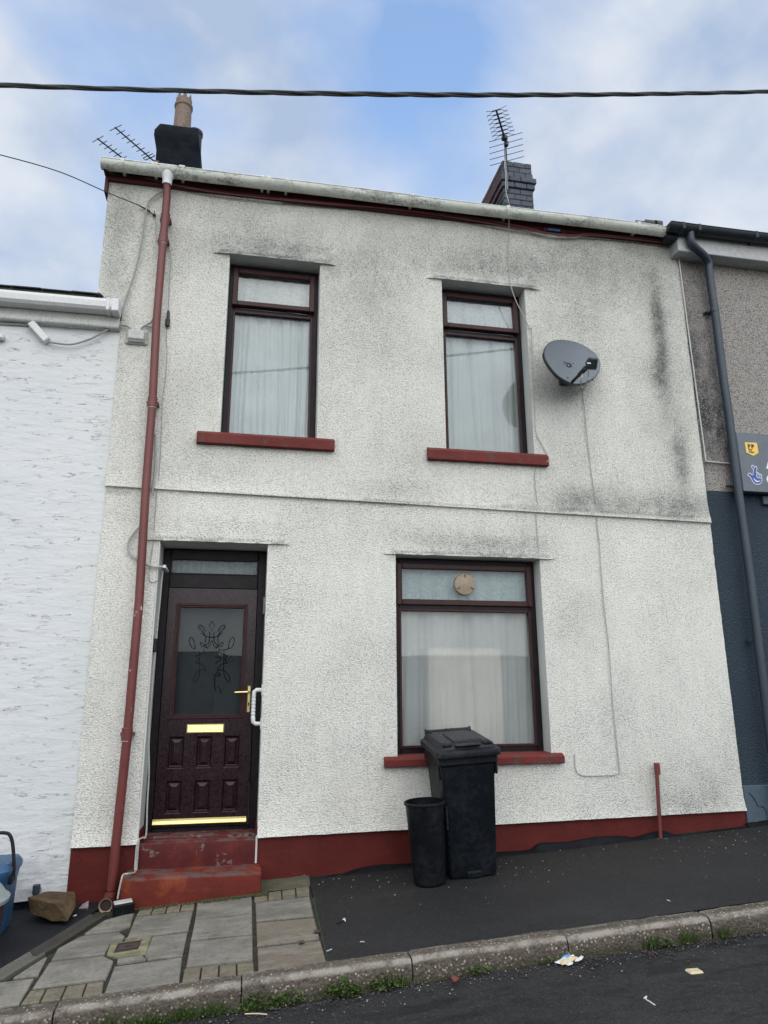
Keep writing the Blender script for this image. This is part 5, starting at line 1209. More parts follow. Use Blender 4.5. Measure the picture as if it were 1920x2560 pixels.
mb = MB(); a, b = z1_([(-30, 1650), (30, 1690)], -.01); mb.bbox((a.x - .05, -.05, b.z), (b.x, .01, a.z), .012); tag(mb.build('small_wall_box', 'whiteplastic'), 'small white box on the white house at the left picture edge', 'box')
# painted red cables along the fascia bottom
for i_, (pts, lab) in enumerate((([(360, 445), (520, 478), (760, 505), (1000, 524), (1180, 545), (1300, 566), (1371, 583), (1415, 587), (1500, 590), (1600, 600), (1655, 606)], 'red painted cable looped along the foot of the fascia'),
                   ([(700, 497), (900, 515), (1100, 538), (1300, 572), (1420, 590), (1470, 584), (1560, 592), (1650, 600)], 'second red painted cable wavering along the fascia'))):
    cable('fascia_cable', [P(x, y, -.052) for x, y in pts], .0075, 'cablered', lab)
# neighbouring mossy party edge at the left gable: rusty strip
# ---- aerials
def aerial_R():
    root = empty('tv_aerial', (4.17, 3.95, 8.7), 'wide many-armed television aerial on a pole above the grey brick chimney', 'aerial')
    B = P(1190 + 600 / 7.9, 260 + 790 / 7.9, 3.95); A = Vector((B.x - .42, B.y - .74, B.z + .03)); bd = (A - B)
    A = P(1190 + 400 / 7.9, 260 + 125 / 7.9, 3.28)
    mb = MB(); mb.tube([B, A], .017, 8); mb.build('boom', 'darkmetal', root)
    mt = P(1190 + 560 / 7.9, 260 + 1130 / 7.9, 3.95); mb = MB(); mb.tube([Vector((4.155, 3.93, mt.z - .6)), Vector((4.155, 3.95, mt.z)), Vector((B.x - .02, 3.97, B.z - .03))], .016, 8); mb.build('mast', 'metal', root)
    bdn = (A - B).normalized(); side = bdn.cross(Vector((0, 0, 1))).normalized(); 
    if side.x < 0: side = -side
    up = Vector((0, 0, 1))
    mb = MB()
    for k_ in range(5):
        zc = B + Vector((0, .02, .16 - .125 * k_)); mb.tube([zc - side * .30, zc + side * .30], .006, 5)
    mb.tube([B + Vector((0, .02, .17)), B + Vector((0, .02, -.36))], .009, 6); mb.build('reflector_rod', 'darkmetal', root)
    for k_ in range(7):
        c_ = B.lerp(A, .30 + .70 * (k_ / 6) ** 1.0); s_ = .22 - .006 * k_; mb = MB(); mb.tube([c_ - side * .07, c_ + side * .07], .012, 6)
        for sg in (-1, 1):
            e0 = c_ + side * .06 * sg; mb.tube([e0, e0 + side * s_ * .62 * sg + up * .035], .0045, 5); mb.tube([e0, e0 + side * s_ * .62 * sg - up * .035 + bdn * -.05], .0045, 5)
        mb.build('director', 'darkmetal', root)
    c_ = B.lerp(A, .18); mb = MB(); mb.bbox((c_.x - .055, c_.y - .05, c_.z - .05), (c_.x + .045, c_.y + .04, c_.z + .045), .02)
    mb.bbox((B.x - .04, B.y - .04, B.z - .05), (B.x + .03, B.y + .03, B.z + .05), .01); mb.build('junction', 'dishdark', root)
    cc = B + Vector((.03, 0, .17)); mb = MB(); mb.tube([B + Vector((.01, 0, .1)), B + (A - B) * .75 + Vector((.14, .2, -.03))], .008, 6); mb.build('stay_rod', 'darkmetal', root)
aerial_R()
def aerial_L(px_far, px_near, n_el, label, loop=True, el=.085):
    B = P(*px_far, 4.0); v = ray(*px_near); t_ = B.z / v.z; A = Vector((v.x * t_, -DIST + v.y * t_, B.z)); bd = (A - B).normalized(); side = Vector((-bd.y, bd.x, 0)).normalized()
    if side.x < 0: side = -side
    root = empty('yagi_aerial', B, label, 'aerial', 'twin aerials beside the black chimney')
    mb = MB(); mb.tube([B + (B - A) * .0, A], .012, 6); mb.build('boom', 'darkmetal', root)
    for k_ in range(n_el):
        c_ = A.lerp(B, (k_ + .15) / (n_el + .6)); mb = MB(); h_ = el * (1.45 if k_ == 0 else 1.0); mb.tube([c_ - side * h_, c_ + side * h_], .006, 5); mb.build('element', 'darkmetal', root)
    if loop:
        c_ = A.lerp(B, .80); h_ = .10; u_ = Vector((0, 0, 1)); mb = MB(); q = [c_ - side * h_ + bd * .02, c_ + side * h_ + bd * .02, c_ + side * h_ - bd * .03, c_ - side * h_ - bd * .03, c_ - side * h_ + bd * .02]; mb.tube(q, .007, 5); mb.build('dipole', 'darkmetal', root)
        mb = MB(); e1 = B + Vector((.16, .05, .10)); e2 = B + Vector((-.14, .03, -.10)); mb.tube([e1, e2], .014, 6); mb.tube([B, B + Vector((.25, .15, -.05))], .016, 6); mb.bbox((B.x - .04, B.y - .04, B.z - .04), (B.x + .04, B.y + .04, B.z + .04), .01); mb.build('clamp', 'dishdark', root)
aerial_L((392, 409), (287, 318), 8, 'longer comb-like aerial with a clamp beside the black chimney')
aerial_L((324, 409), (243, 346), 6, 'shorter comb-like aerial further left of the black chimney', False)
# ---- overhead bundled cable across the street
def oh(x_):
    a, b, c_ = P(0, 213, -2.0), P(960, 236, -2.0), P(1920, 229, -2.0)
    t_ = [(x_ - b.x) * (x_ - c_.x) / ((a.x - b.x) * (a.x - c_.x)), (x_ - a.x) * (x_ - c_.x) / ((b.x - a.x) * (b.x - c_.x)), (x_ - a.x) * (x_ - b.x) / ((c_.x - a.x) * (c_.x - b.x))]
    return Vector((x_, -2.0, a.z * t_[0] + b.z * t_[1] + c_.z * t_[2]))
ohr = empty('overhead_cable', oh(1.0), 'thick twisted black cable spanning the sky above the roof', 'overhead cable')
for sd_ in range(3):
    mb = MB(); pts = []; x_ = -4.2
    while x_ < 7.5:
        p = oh(x_); a_ = x_ * 2 * math.pi / .95 + sd_ * 2 * math.pi / 3; wv = .9 + .15 * math.sin(x_ * 1.3)
        pts.append(p + Vector((0, .0085 * math.cos(a_), .0085 * math.sin(a_))) * wv); x_ += .045
    mb.tube(pts, .0098, 7); mb.build('strand', 'cableblack', ohr)

# ================================================================== THINGS ON THE PAVEMENT
slope = Matrix.Rotation(-math.atan(SX), 4, 'Y') @ Matrix.Rotation(math.atan(SY), 4, 'X')
# wheelie bin
bx, by = 1.738, -.50
Mb = Matrix.Translation((bx, by, pz(bx, by))) @ slope @ Matrix.Rotation(math.radians(-1.5), 4, 'Z')
wb = empty('wheelie_bin', (bx, by, pz(bx, by)), 'tall charcoal wheelie bin with closed lid below the ground floor window', 'wheelie bin')
mb = MB()
def rrect(w, y0, y1, z, rad=.03, n_=4):
    out = []
    for cx_, cy_, a0 in ((w - rad, y1 - rad, 0), (-w + rad, y1 - rad, 90), (-w + rad, y0 + rad, 180), (w - rad, y0 + rad, 270)):
        for i in range(n_ + 1): a = math.radians(a0 + 90 * i / n_); out.append(Vector((cx_ + rad * math.cos(a), cy_ + rad * math.sin(a), z)))
    return out
secs = [(.180, -.015, .33, .012, .03), (.184, -.02, .34, .05, .03), (.205, -.085, .39, .70, .03), (.212, -.105, .40, .80, .03), (.213, -.107, .40, .865, .025)]
K = 20
for s_ in secs: mb.v += [Mb @ p for p in rrect(s_[0], s_[1], s_[2], s_[3], s_[4])]
for i in range(len(secs) - 1):
    for j in range(K): mb.face((i * K + j, i * K + (j + 1) % K, (i + 1) * K + (j + 1) % K, (i + 1) * K + j), 0, True)
mb.face(list(reversed(range(K)))); mb.build('body', 'binplastic', wb, sharp=40)
mb = MB()   # recessed side panels and rim skirt
mb.bbox((-.226, -.12, .80), (.226, .40, .872), .012, 0, Mb); mb.bbox((-.222, -.05, .70), (-.205, .10, .80), .006, 0, Mb); mb.bbox((.205, -.10, .72), (.224, .05, .80), .006, 0, Mb)
mb.build('rim', 'binplastic', wb); mb = MB(); mb.bbox((-.06, -.035, .0), (.06, -.005, .05), .01, 0, Mb); mb.build('foot', 'binplastic', wb)
mb = MB()
ls = [(.246, -.150, .425, .862, .03), (.250, -.156, .43, .874, .03), (.248, -.152, .43, .905, .035), (.222, -.118, .425, .918, .04), (.214, -.108, .42, .940, .05), (.190, -.07, .41, .956, .05)]
for s_ in ls:
    q = rrect(s_[0], s_[1], s_[2], s_[3], s_[4])
    for p in q: p.z += max(0, (p.y + .15)) * .085
    mb.v += [Mb @ p for p in q]
for i in range(len(ls) - 1):
    for j in range(K): mb.face((i * K + j, i * K + (j + 1) % K, (i + 1) * K + (j + 1) % K, (i + 1) * K + j), 0, True)
mb.face([(len(ls) - 1) * K + j for j in range(K)]); mb.face(list(reversed(range(K))))
Ml = Mb @ Matrix.Translation((0, 0, .0)) @ Matrix.Rotation(math.radians(4.9), 4, 'X')
mb.bbox((-.10, .02, .955), (.135, .36, .978), .022, 0, Ml); mb.bbox((-.10, -.06, .945), (.10, .12, .962), .014, 0, Ml)
lid = mb.build('lid', 'binlid', wb, sharp=35)
mb = MB()
for sx_ in (-1, 1):
    c_ = .155 * sx_
    mb.bbox((c_ - .045, -.105, .925), (c_ + .045, -.035, .952), .012, 0, Mb); mb.bbox((c_ - .036, -.118, .934), (c_ + .036, -.085, .962), .010, 0, Mb)
mb.build('lid_grip', 'tub', wb)
mb = MB(); mb.tube([(-.175, .455, 1.005), (.175, .455, 1.005)], .0145, 12, M4=Mb)
for sx_ in (-1, 1): mb.tube([(.182 * sx_, .455, 1.005), (.192 * sx_, .455, 1.005)], .024, 12, M4=Mb); mb.bbox((.165 * sx_ - .009, .36, .90), (.165 * sx_ + .009, .465, 1.015), .005, 0, Mb)
for q in (-.015, .03): mb.tube([(q, .455, 1.005), (q + .006, .455, 1.005)], .019, 12, M4=Mb)
mb.build('handle', 'binlid', wb)
for sx_ in (-1, 1):
    mb = MB(); Mw = Mb @ Matrix.Translation((.185 * sx_, .36, .10)) @ Matrix.Rotation(math.radians(90), 4, 'Y'); mb.lathe([(.02, -.022), (.085, -.024), (.1, -.015), (.1, .015), (.085, .024), (.02, .022)], (0, 0, 0), 24, Mw); mb.build('wheel', 'rubber', wb)
mb = MB(); mb.tube([(-.19, .36, .10), (.19, .36, .10)], .010, 8, M4=Mb); mb.build('axle', 'darkmetal', wb)
# round open tub
tx, ty = 1.402, -.515
Mt = Matrix.Translation((tx, ty, pz(tx, ty))) @ slope; tr = empty('round_bin', (tx, ty, pz(tx, ty)), 'round open black plastic tub standing left of the wheelie bin', 'waste bin')
mb = MB(); mb.lathe([(.001, .004), (.108, .004), (.116, .012), (.145, .548)], (0, 0, 0), 40, Mt); mb.lathe([(.141, .556), (.112, .02), (.001, .018)], (0, 0, 0), 40, Mt); mb.build('body', 'tub', tr)
mb = MB(); mb.lathe([(.145, .545), (.155, .546), (.157, .553), (.155, .562), (.147, .566), (.140, .560), (.141, .55)], (0, 0, 0), 40, Mt); mb.build('rim', 'tub', tr)
mb = MB(); mb.bbox((.136, -.075, .36), (.150, -.045, .52), .003, 0, Mt); mb.build('lug', 'binlid', tr)
# blue caddy with black handle at the left edge
cb = Vector((-1.62, -.42, pz(-1.62, -.42))); Mc = Matrix.Translation(cb) @ slope
bc = empty('blue_caddy', cb, 'blue lidded bin with raised black handle at the left edge before the white wall', 'food waste bin')
mb = MB()
for w_, y0_, y1_, z_, rd in ((.155, -.12, .15, .0, .04), (.170, -.13, .16, .05, .05), (.190, -.16, .18, .30, .05), (.200, -.17, .19, .345, .05), (.212, -.18, .20, .365, .05), (.214, -.185, .2, .395, .05), (.19, -.15, .19, .43, .05), (.12, -.08, .15, .44, .05)):
    mb.v += [Mc @ p for p in rrect(w_, y0_, y1_, z_, rd)]
for i in range(7):
    for j in range(K): mb.face((i * K + j, i * K + (j + 1) % K, (i + 1) * K + (j + 1) % K, (i + 1) * K + j), 0, True)
mb.face([7 * K + j for j in range(K)]); mb.build('body', 'bluecaddy', bc, sharp=40)
mb = MB(); hp = [(.212, -.06, .33), (.216, -.055, .38), (.205, -.05, .50), (.185, -.048, .585), (.14, -.046, .615), (.0, -.046, .618), (-.14, -.046, .615), (-.185, -.048, .585), (-.216, -.055, .38), (-.212, -.06, .33)]
mb.tube(smoothpath([Mc @ Vector(p) for p in hp], 5), .0115, 10); mb.bbox((.19, -.10, .30), (.222, -.02, .35), .01, 0, Mc); mb.build('handle', 'rubber', bc)
cg = Vector((-1.605, -.86, pz(-1.605, -.86))); Mg = Matrix.Translation(cg) @ slope
gc = empty('brown_caddy', cg, 'dark brown tub with domed pale grey lid cut by the left picture edge', 'food waste bin')
mb = MB(); mb.lathe([(.001, .0), (.20, .0), (.225, .05), (.265, .30)], (0, 0, 0), 36, Mg); mb.build('body', 'browncaddy', gc)
mb = MB(); mb.lathe([(.262, .285), (.282, .29), (.284, .31), (.265, .325), (.235, .37), (.17, .42), (.09, .445), (.001, .45)], (0, 0, 0), 36, Mg); mb.build('lid', 'greylid', gc)
# overflow pipe on the white wall
a = P(92, 2212, -.03); b = P(92, 2248, -.03); mb = MB(); mb.tube([a + Vector((0, 0, .0)), a + Vector((0, 0, -.055))], .026, 12); mb.tube([a + Vector((0, 0, -.05)), a + Vector((-.006, 0, -.20))], .020, 12); mb.tube([a + Vector((0, .05, -.04)), a + Vector((0, 0, -.04))], .024, 12)
tag(mb.build('waste_pipe', 'navypipe'), 'short dark blue waste pipe at the foot of the white wall behind the boulder', 'pipe')
# boulder
def poly_rock(name, pts_bottom, pts_top, mat, label, cat, disp=.01, cuts_=3):
    bm = bmesh.new()
    for p in pts_bottom + pts_top: bm.verts.new(p)
    bmesh.ops.convex_hull(bm, input=bm.verts[:]); bmesh.ops.triangulate(bm, faces=bm.faces[:])
    bmesh.ops.subdivide_edges(bm, edges=bm.edges[:], cuts=cuts_, use_grid_fill=True)
    for v in bm.verts: v.co += Vector([noise.noise(v.co * 9 + Vector((i * 7, 0, 0))) for i in range(3)]) * disp
    mb = MB(); mb.bm(bm); o = mb.build(name, mat, sharp=18); tag(o, label, cat); return o
bo = [P(x, y, yy) for x, y, yy in ((78, 2285, -.33), (130, 2302, -.42), (170, 2303, -.47), (188, 2268, -.30), (95, 2270, -.1), (180, 2262, -.08))]
to = [P(x, y, yy) for x, y, yy in ((71, 2243, -.30), (108, 2232, -.12), (150, 2228, -.10), (183, 2230, -.12), (190, 2241, -.22), (136, 2259, -.42), (80, 2250, -.33), (160, 2240, -.2))]
poly_rock('boulder', bo, to, 'boulder', 'brown sandstone boulder resting by the drain channel at the wall foot', 'rock', .010)
g1 = P(210, 2270, -.10)
poly_rock('rubble_lump', [g1 + Vector(q) for q in ((-.035, -.02, -.03), (.03, -.02, -.03), (.03, .03, -.03), (-.03, .03, -.03))], [g1 + Vector(q) for q in ((-.03, -.01, .01), (.028, -.01, .035), (.02, .03, .04), (-.02, .03, .02))], 'rubble', 'pale lump of mortar against the red plinth beside the boulder', 'rubble', .008)
g1 = P(206, 2283, -.17)
poly_rock('rubble_lump', [g1 + Vector(q) for q in ((-.04, -.02, -.03), (.04, -.02, -.03), (.04, .03, -.03), (-.03, .03, -.03))], [g1 + Vector(q) for q in ((-.03, -.01, .0), (.038, -.01, .01), (.03, .03, .02), (-.02, .03, .01))], 'rubble', 'grey broken rubble on the tarmac beneath the pale mortar lump', 'rubble', .012)
g1 = P(186, 2293, -.27); mb = MB(); mb.tube([g1 + Vector((-.012, 0, .004)), g1 + Vector((.012, .005, .012))], .005, 6); tag(mb.build('cigarette_end', 'litterwhite'), 'white cigarette end between the boulder and the drain channel', 'cigarette end')
# black block beside the downpipe shoe
a = P(303, 2260, -.17); mb = MB(); Mk = Matrix.Translation((a.x + .045, -.33, pz(a.x, -.33))) @ Matrix.Rotation(.25, 4, 'Z') @ slope; mb.bbox((-.075, -.06, -.01), (.06, .05, .072), .008, 0, Mk); blk = mb.build('black_block', 'tub'); tag(blk, 'small black block beside the mouth of the red downpipe', 'block')
mb = MB(); mb.bbox((-.07, -.055, .0725), (.05, .02, .082), .004, 0, Mk); mb.build('top_strip', 'greyplastic', blk)
# drainage channel across the pavement
def chan(name, a, b, wid, mat, parent=None):
    """open U channel from a to b (plan points), half width wid"""
    a, b = Vector((a.x, a.y, 0)), Vector((b.x, b.y, 0)); dv = (b - a).normalized(); sv = Vector((-dv.y, dv.x, 0)); mb = MB()
    prof = [(-wid, -.05), (-wid, .008), (-wid + .010, .012), (-wid + .018, .009), (-wid + .040, -.012), (wid - .040, -.012), (wid - .020, .006), (wid - .010, .010), (wid, .007), (wid, -.05)]
    n_ = 12; K = len(prof)
    for i in range(n_ + 1):
        c_ = a.lerp(b, i / n_)
        for s_, h_ in prof: p = c_ + sv * s_; mb.v.append(Vector((p.x, p.y, pz(p.x, p.y) + h_ + .002 * noise.noise(p * 8))))
    for i in range(n_):
        for q in range(K - 1): mb.face((i * K + q, (i + 1) * K + q, (i + 1) * K + q + 1, i * K + q + 1), 0, True)
    mb.face(range(K)); mb.face([n_ * K + q for q in range(K)])
    return mb.build(name, mat, parent, sharp=25)
m0 = (chU[0] + chL[0]) / 2 + Vector((0, .0, 0)); m1 = (G(69.4, 2382) + G(118, 2386)) / 2; m2 = (G(-60, 2462) + G(-60, 2490)) / 2
dch = empty('drain_channel', m0, 'open grey drainage channel running diagonally from the downpipe across the pavement', 'drain channel')
chan('channel_section', m0, m1, .062, 'channel', dch); chan('channel_section', m1 + (m2 - m1).normalized() * .008, m2, .060, 'channel2', dch)
# drain cover
dr = empty('drain_cover', G(325, 2373), 'small rusty iron cover in a mossy surround set among the flagstones', 'drain cover')
fr_ = Z8((290, 420), (690, 362), (1110, 290), (1180, 352), (1385, 362), (1275, 688), (440, 795), (175, 715))
slab(fr_, 'drainframe', dr, 'surround', top=.001, shrink=.002)
slab(Z8((485, 455), (1140, 362), (1050, 592), (370, 702)), 'iron', dr, 'lid', top=.006, shrink=.0, bev=.003)
lidc = Z8((485, 455), (1140, 362), (1050, 592), (370, 702)); mb = MB()
for u0, v0, u1, v1 in ((.03, .06, .97, .13), (.03, .87, .97, .94), (.03, .14, .07, .86), (.93, .14, .97, .86), (.36, .42, .60, .50)):
    def bl(u, v): return lidc[0].lerp(lidc[1], u).lerp(lidc[3].lerp(lidc[2], u), v) + Vector((0, 0, .006))
    mb.prism([bl(u0, v0), bl(u1, v0), bl(u1, v1), bl(u0, v1)], (0, 0, .003))
mb.build('lid_rib', 'iron', dr)
# black membrane peeping out between plinth and tarmac
def memb(top, bot, label):
    mb = MB(); T = smoothpath([P(x, y, -.012) for x, y in top], 6); n_ = len(T)
    for i, p in enumerate(T):
        w1 = .012 * noise.noise(Vector((p.x * 9, 0, 0))); w2 = .015 * noise.noise(Vector((p.x * 13, 5, 0)))
        mb.v += [Vector((p.x, -.004, p.z)), Vector((p.x, -.020 + w1, p.z - .004)), Vector((p.x, -.035 + w2, (p.z + pz(p.x, -.05)) / 2 + .006)), Vector((p.x, -.065 + w2, pz(p.x, -.06) + .004)), Vector((p.x, -.085 + w1, pz(p.x, -.08) - .01))]
    for i in range(n_ - 1):
        for q in range(4): mb.face((i * 5 + q, i * 5 + 5 + q, i * 5 + 6 + q, i * 5 + 1 + q), 0, True)
    tag(mb.build('damp_membrane', 'membrane'), label, 'plastic sheet')
memb([(775, 2202), (800, 2197), (829, 2190), (834, 2186), (850, 2187), (892, 2172), (949, 2162), (1000, 2160), (1060, 2157), (1130, 2150)], 0, 'crumpled black plastic edge between red plinth and tarmac left of the bins')
memb([(1200, 2139), (1250, 2130), (1320, 2125), (1351, 2108), (1420, 2104), (1492, 2092), (1560, 2090), (1585, 2093), (1638, 2079), (1666, 2079), (1702, 2089), (1760, 2080), (1815, 2072), (1862, 2066)], 0, 'long crumpled black plastic edge between red plinth and tarmac right of the bins')
memb([(1864, 2057), (1890, 2055), (1920, 2050), (1990, 2044)], 0, 'black strip under the blue-grey plinth at the right edge')
# ---- weeds, grass, litter, grit
def rz_(x, y): return pz(x, KF) + ROADOFF
def leafball(mb, c, rad, n_, sz, flat=.6, grass=False):
    for i in range(n_):
        a = random.uniform(0, 2 * math.pi); rr_ = rad * math.sqrt(random.random()); b = c + Vector((rr_ * math.cos(a), rr_ * math.sin(a) * .55, 0)); h_ = random.uniform(.1, 1) * rad * flat * (1 - .5 * rr_ / rad)
        if grass:
            tip = b + Vector((random.uniform(-1, 1) * .05, random.uniform(-1, .6) * .05, random.uniform(.03, .085))); w_ = Vector((random.uniform(-1, 1), random.uniform(-1, 1), 0)).normalized() * .0022; md = b.lerp(tip, .5) + Vector((0, 0, .012))
            mb.poly([b - w_, b + w_, md + w_ * .8, md - w_ * .8]); mb.poly([md - w_ * .8, md + w_ * .8, tip])
        else:
            s_ = sz * random.uniform(.5, 1.3); p = b + Vector((0, 0, h_)); u = Vector((random.uniform(-1, 1), random.uniform(-1, 1), random.uniform(-.2, .6))).normalized() * s_; v = u.cross(Vector((random.uniform(-.5, .5), random.uniform(-.5, .5), 1))).normalized() * s_ * .6
            mb.poly([p, p + u * .5 + v, p + u * 1.15 + Vector((0, 0, s_ * .2)), p + u * .5 - v])
            if random.random() < .35: mb.tube([b, p], .0009, 3, caps=False)
def weed(px, py, rad, n_, sz, label, grass=False, cat='weed', name='weed_clump'):
    c_ = G(px, py, ROADOFF - .05 * 0); c_ = Vector((c_.x, min(c_.y, KF - .012), 0)); c_.z = rz_(c_.x, c_.y) + .004
    mb = MB(); leafball(mb, c_, rad, n_, sz, .9, grass); o = mb.build(name, 'leaf', recalc=False); tag(o, label, cat)
weed(852, 2478, .10, 260, .017, 'leafy green weed against the kerb below the tarmac edge')
weed(872, 2488, .06, 150, .014, 'smaller sprig joining the weed below the tarmac edge')
weed(955, 2460, .085, 200, .015, 'green weed at the kerb just left of the middle kerb joint')
weed(660, 2500, .10, 200, .015, 'low weed right of the kerb joint below the flagstones')
weed(715, 2492, .08, 150, .014, 'weed at the kerb foot under the flagstones end')
weed(1185, 2418, .07, 60, .020, 'sparse leafy sprig on the kerb face below the wheelie bin')
weed(1605, 2357, .045, 70, .01, 'left green grass tuft at the kerb on the right', True, 'grass tuft', 'grass_tuft')
weed(1695, 2340, .060, 120, .01, 'largest green grass tuft at the kerb on the right', True, 'grass tuft', 'grass_tuft')
weed(1773, 2324, .035, 60, .01, 'grass tuft growing at the right hand kerb joint', True, 'grass tuft', 'grass_tuft')
weed(1640, 2352, .05, 22, .024, 'broad leaved sprig between two grass tufts', False)
weed(1000, 2462, .035, 45, .01, 'dry thin grass blades beside the middle kerb joint', True, 'grass tuft', 'grass_tuft')
weed(1360, 2400, .05, 40, .012, 'thin faded weed left of the discarded wrapper', False)
# the unbroken green fringe at the lower left
mb = MB(); x_ = -.62
while x_ < .12:
    leafball(mb, Vector((x_, KF - .022, rz_(x_, 0) + .002)), random.uniform(.02, .045), random.randint(14, 46), .011, .8); 
    if random.random() < .45: leafball(mb, Vector((x_, KF - .02, rz_(x_, 0))), .04, 30, .01, 1, True)
    x_ += .028
tag(mb.build('kerb_weeds', 'leaf', recalc=False), 'dense green weeds along the kerb foot at lower left', 'weeds', kind='stuff')
mb = MB(); x_ = .10
while x_ < 1.1:
    leafball(mb, Vector((x_, KF - .018, rz_(x_, 0) + .001)), random.uniform(.015, .035), random.randint(1, 12), .009, .6); x_ += .03
tag(mb.build('kerb_weeds', 'leaf', recalc=False), 'thin low weeds along the kerb below the flagstones and tarmac', 'weeds', kind='stuff')
def grit(name, n_, fn, mat, label, smin=.0015, smax=.004):
    mb = MB()
    for i in range(n_):
        c_ = fn(); s_ = random.uniform(smin, smax); k_ = len(mb.v)
        for q in ((1, 0, 0), (0, 1, 0), (-1, 0, 0), (0, -1, 0), (0, 0, .8), (0, 0, -.4)): mb.v.append(c_ + Vector(q) * s_ * random.uniform(.7, 1.3))
        for a, b in ((0, 1), (1, 2), (2, 3), (3, 0)): mb.face((k_ + a, k_ + b, k_ + 4)); mb.face((k_ + b, k_ + a, k_ + 5))
    tag(mb.build(name, mat, recalc=False), label, 'grit', kind='stuff')
grit('pale_grit', 230, lambda: (lambda x, y: gp(x, y, .004))(random.uniform(.6, 6), -.08 - abs(random.gauss(0, .45)) % 1.5), 'grit', 'scattered pale stone chips on the dark tarmac pavement', .0016, .0055)
grit('kerb_grit', 170, lambda: (lambda x, y: Vector((x, y, rz_(x, y) + .010)))(random.uniform(-1, 4.5), KF - .03 - abs(random.gauss(0, .12))), 'grit', 'pale grit gathered in the gutter of the road', .002, .005)
grit('dark_debris', 1500, lambda: (lambda x, y: Vector((x, y, rz_(x, y) + .008)))(random.uniform(-1, 4.5), KF - .02 - abs(random.gauss(0, .09))), 'iron', 'dark crumbs and dirt in the gutter of the road', .003, .007)
grit('moss_crumbs', 900, lambda: (lambda q: Vector((q.x, q.y, pz(q.x, q.y) + .006)))(random.choice([Vector((random.uniform(-.2, .25), -.31 + random.gauss(0, .02), 0)), Vector((random.uniform(-.75, .2), -.315 + random.gauss(0, .014), 0))])), 'moss', 'mossy crumbs at the foot of the lower red step', .003, .008)
# wrapper in the gutter
lr = empty('litter_wrapper', G(1432, 2408, ROADOFF), 'crumpled white, cream and blue wrapper lying at the foot of the kerb', 'litter')
def scrap(pts, h_, mat, seed, amp=.008, name='wrapper_piece'):
    q = [G(1360 + x / 11.85, 2360 + y / 11.85, ROADOFF + .012) for x, y in pts]; c_ = sum(q, Vector()) / len(q); mb = MB(); n_ = len(q); rg = 5
    for k_ in range(1, rg + 1):
        for j, p in enumerate(q):
            u = k_ / rg; v = c_.lerp(p, u); v.z += h_ * (1 - u * u) + .006 + amp * noise.noise(v * 30 + Vector((seed, 0, 0))); mb.v.append(v)
    mb.v.append(c_ + Vector((0, 0, h_ + .006))); e_ = len(mb.v) - 1
    for k_ in range(rg - 1):
        for j in range(n_): mb.face((k_ * n_ + j, k_ * n_ + (j + 1) % n_, (k_ + 1) * n_ + (j + 1) % n_, (k_ + 1) * n_ + j), 0, False)
    for j in range(n_): mb.face((e_, j, (j + 1) % n_))
    mb.build(name, mat, lr, recalc=False)
scrap([(310, 580), (380, 530), (470, 480), (560, 470), (700, 440), (780, 430), (760, 520), (600, 580), (480, 620), (360, 605)], .008, 'litterwhite', 1)
scrap([(500, 470), (560, 410), (620, 385), (700, 395), (790, 390), (770, 440), (650, 470)], .014, 'litterblue', 2)
scrap([(470, 600), (520, 550), (700, 480), (850, 430), (930, 400), (1030, 440), (900, 520), (800, 570), (640, 630), (520, 650)], .018, 'littercream', 3)
scrap([(900, 540), (1000, 470), (1130, 410), (1180, 430), (1120, 500), (1020, 555)], .010, 'litterwhite', 4)
scrap([(670, 350), (700, 300), (780, 285), (880, 310), (925, 360), (900, 410), (780, 420), (690, 400)], .03, 'litterwhite', 5)
scrap([(640, 630), (780, 580), (870, 560), (850, 620), (720, 680)], .006, 'litterwhite', 6)
def twig(pts, rad, mat, label, cat, name, off):
    mb = MB(); mb.tube(smoothpath([G(x, y, off) + Vector((0, 0, rad)) for x, y in pts], 3), rad, 5); tag(mb.build(name, mat), label, cat)
twig([(1610, 2498), (1617, 2492), (1615, 2500), (1625, 2506), (1638, 2515)], .003, 'litterwhite', 'thin white looped string on the road', 'string', 'white_string', ROADOFF + .02)
twig([(612, 2537), (640, 2536), (668, 2538)], .0035, 'littercream', 'pale straw stick on the road below the kerb weeds', 'stick', 'straw_stick', ROADOFF + .012)
twig([(842, 2311), (852, 2306), (859, 2302)], .003, 'tub', 'small dark twig with pale tip on the tarmac near the flags', 'twig', 'dark_twig', .004)
twig([(858, 2302), (861, 2299), (863, 2304)], .005, 'litterwhite', 'tiny white scrap on the tarmac at the end of a twig', 'litter', 'white_scrap', .004)
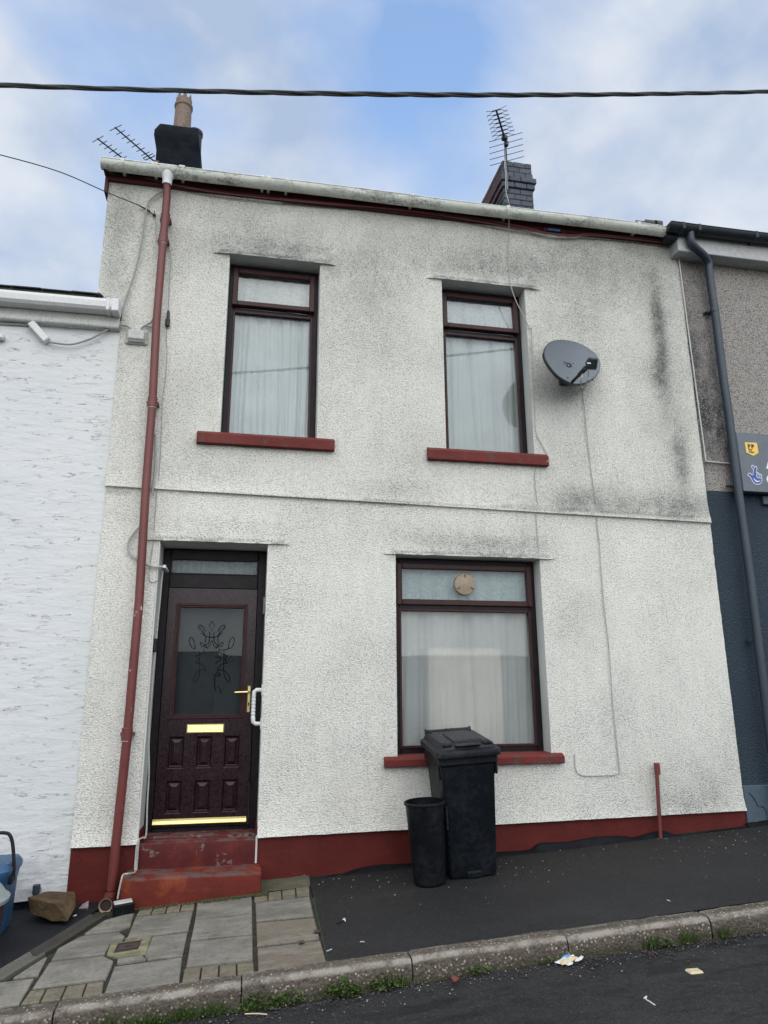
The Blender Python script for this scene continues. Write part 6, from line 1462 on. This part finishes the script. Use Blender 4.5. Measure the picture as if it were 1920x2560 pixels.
twig([(817, 2380), (822, 2378), (829, 2375)], .004, 'grit', 'small pale stone splinter beside the lowest flagstone', 'stone chip', 'stone_chip', .004)
twig([(900, 2357), (905, 2356), (911, 2357)], .004, 'grit', 'pale stone chip lying alone on the tarmac above the kerb', 'stone chip', 'stone_chip', .004)
twig([(1668, 2252), (1675, 2254)], .004, 'littercream', 'small tan scrap on the tarmac above the right kerb stones', 'litter', 'tan_scrap', .004)
mb = MB(); q = G(1738, 2431, ROADOFF + .012); mb.bbox((q.x - .045, q.y - .03, q.z - .004), (q.x + .035, q.y + .03, q.z + .012), .012); tag(mb.build('flat_stone', 'littercream'), 'pale flat stone embedded in the road at lower right', 'stone')
mb = MB(); q = [G(x, y, ROADOFF + .03) for x, y in ((1128, 2446), (1136, 2441), (1148, 2445), (1142, 2453), (1136, 2456))]; mb.prism(q, (0, 0, .003)); tag(mb.build('fallen_leaf', 'leafred'), 'red brown leaf lying at the kerb foot below the bin', 'leaf')
for (x_, y_, lab) in ((754, 2357, 'dark rectangular mark plate on the joint of the lower flagstones'), (792, 2330, 'dark sliver at the right end of the middle flagstone')):
    c_ = G(x_, y_, .002); mb = MB(); q = [c_ + Vector(v) for v in ((-.018, -.022, .003), (.014, -.022, .003), (.018, .022, .003), (-.014, .022, .003))]; mb.prism(q, (0, 0, .004)); tag(mb.build('dark_patch', 'iron'), lab, 'patch')

# ================================================================== ACROSS THE STREET (seen only in the glass)
op = empty('opposite_garage', (0, -11.5, -1.9), 'low pale garage block across the street, seen only reflected in the window glass', 'garage')
mb = MB(); mb.box((-9, -16, -2.4), (10, -11.5, .78)); mb.build('wall', 'opp', op)
mb = MB(); mb.bbox((-9.2, -16.2, .78), (10.2, -11.3, .90), .01); mb.build('roof', 'opproof', op)
mb = MB(); mb.box((-3.3, -11.50, -1.9), (-.6, -11.29, 1.0)); gd = mb.build('garage_door', 'garage', op)
x_ = -3.25
while x_ < -.65: mb = MB(); mb.box((x_, -11.29, -1.85), (x_ + .05, -11.27, .95)); mb.build('door_rib', 'garage', gd); x_ += .12
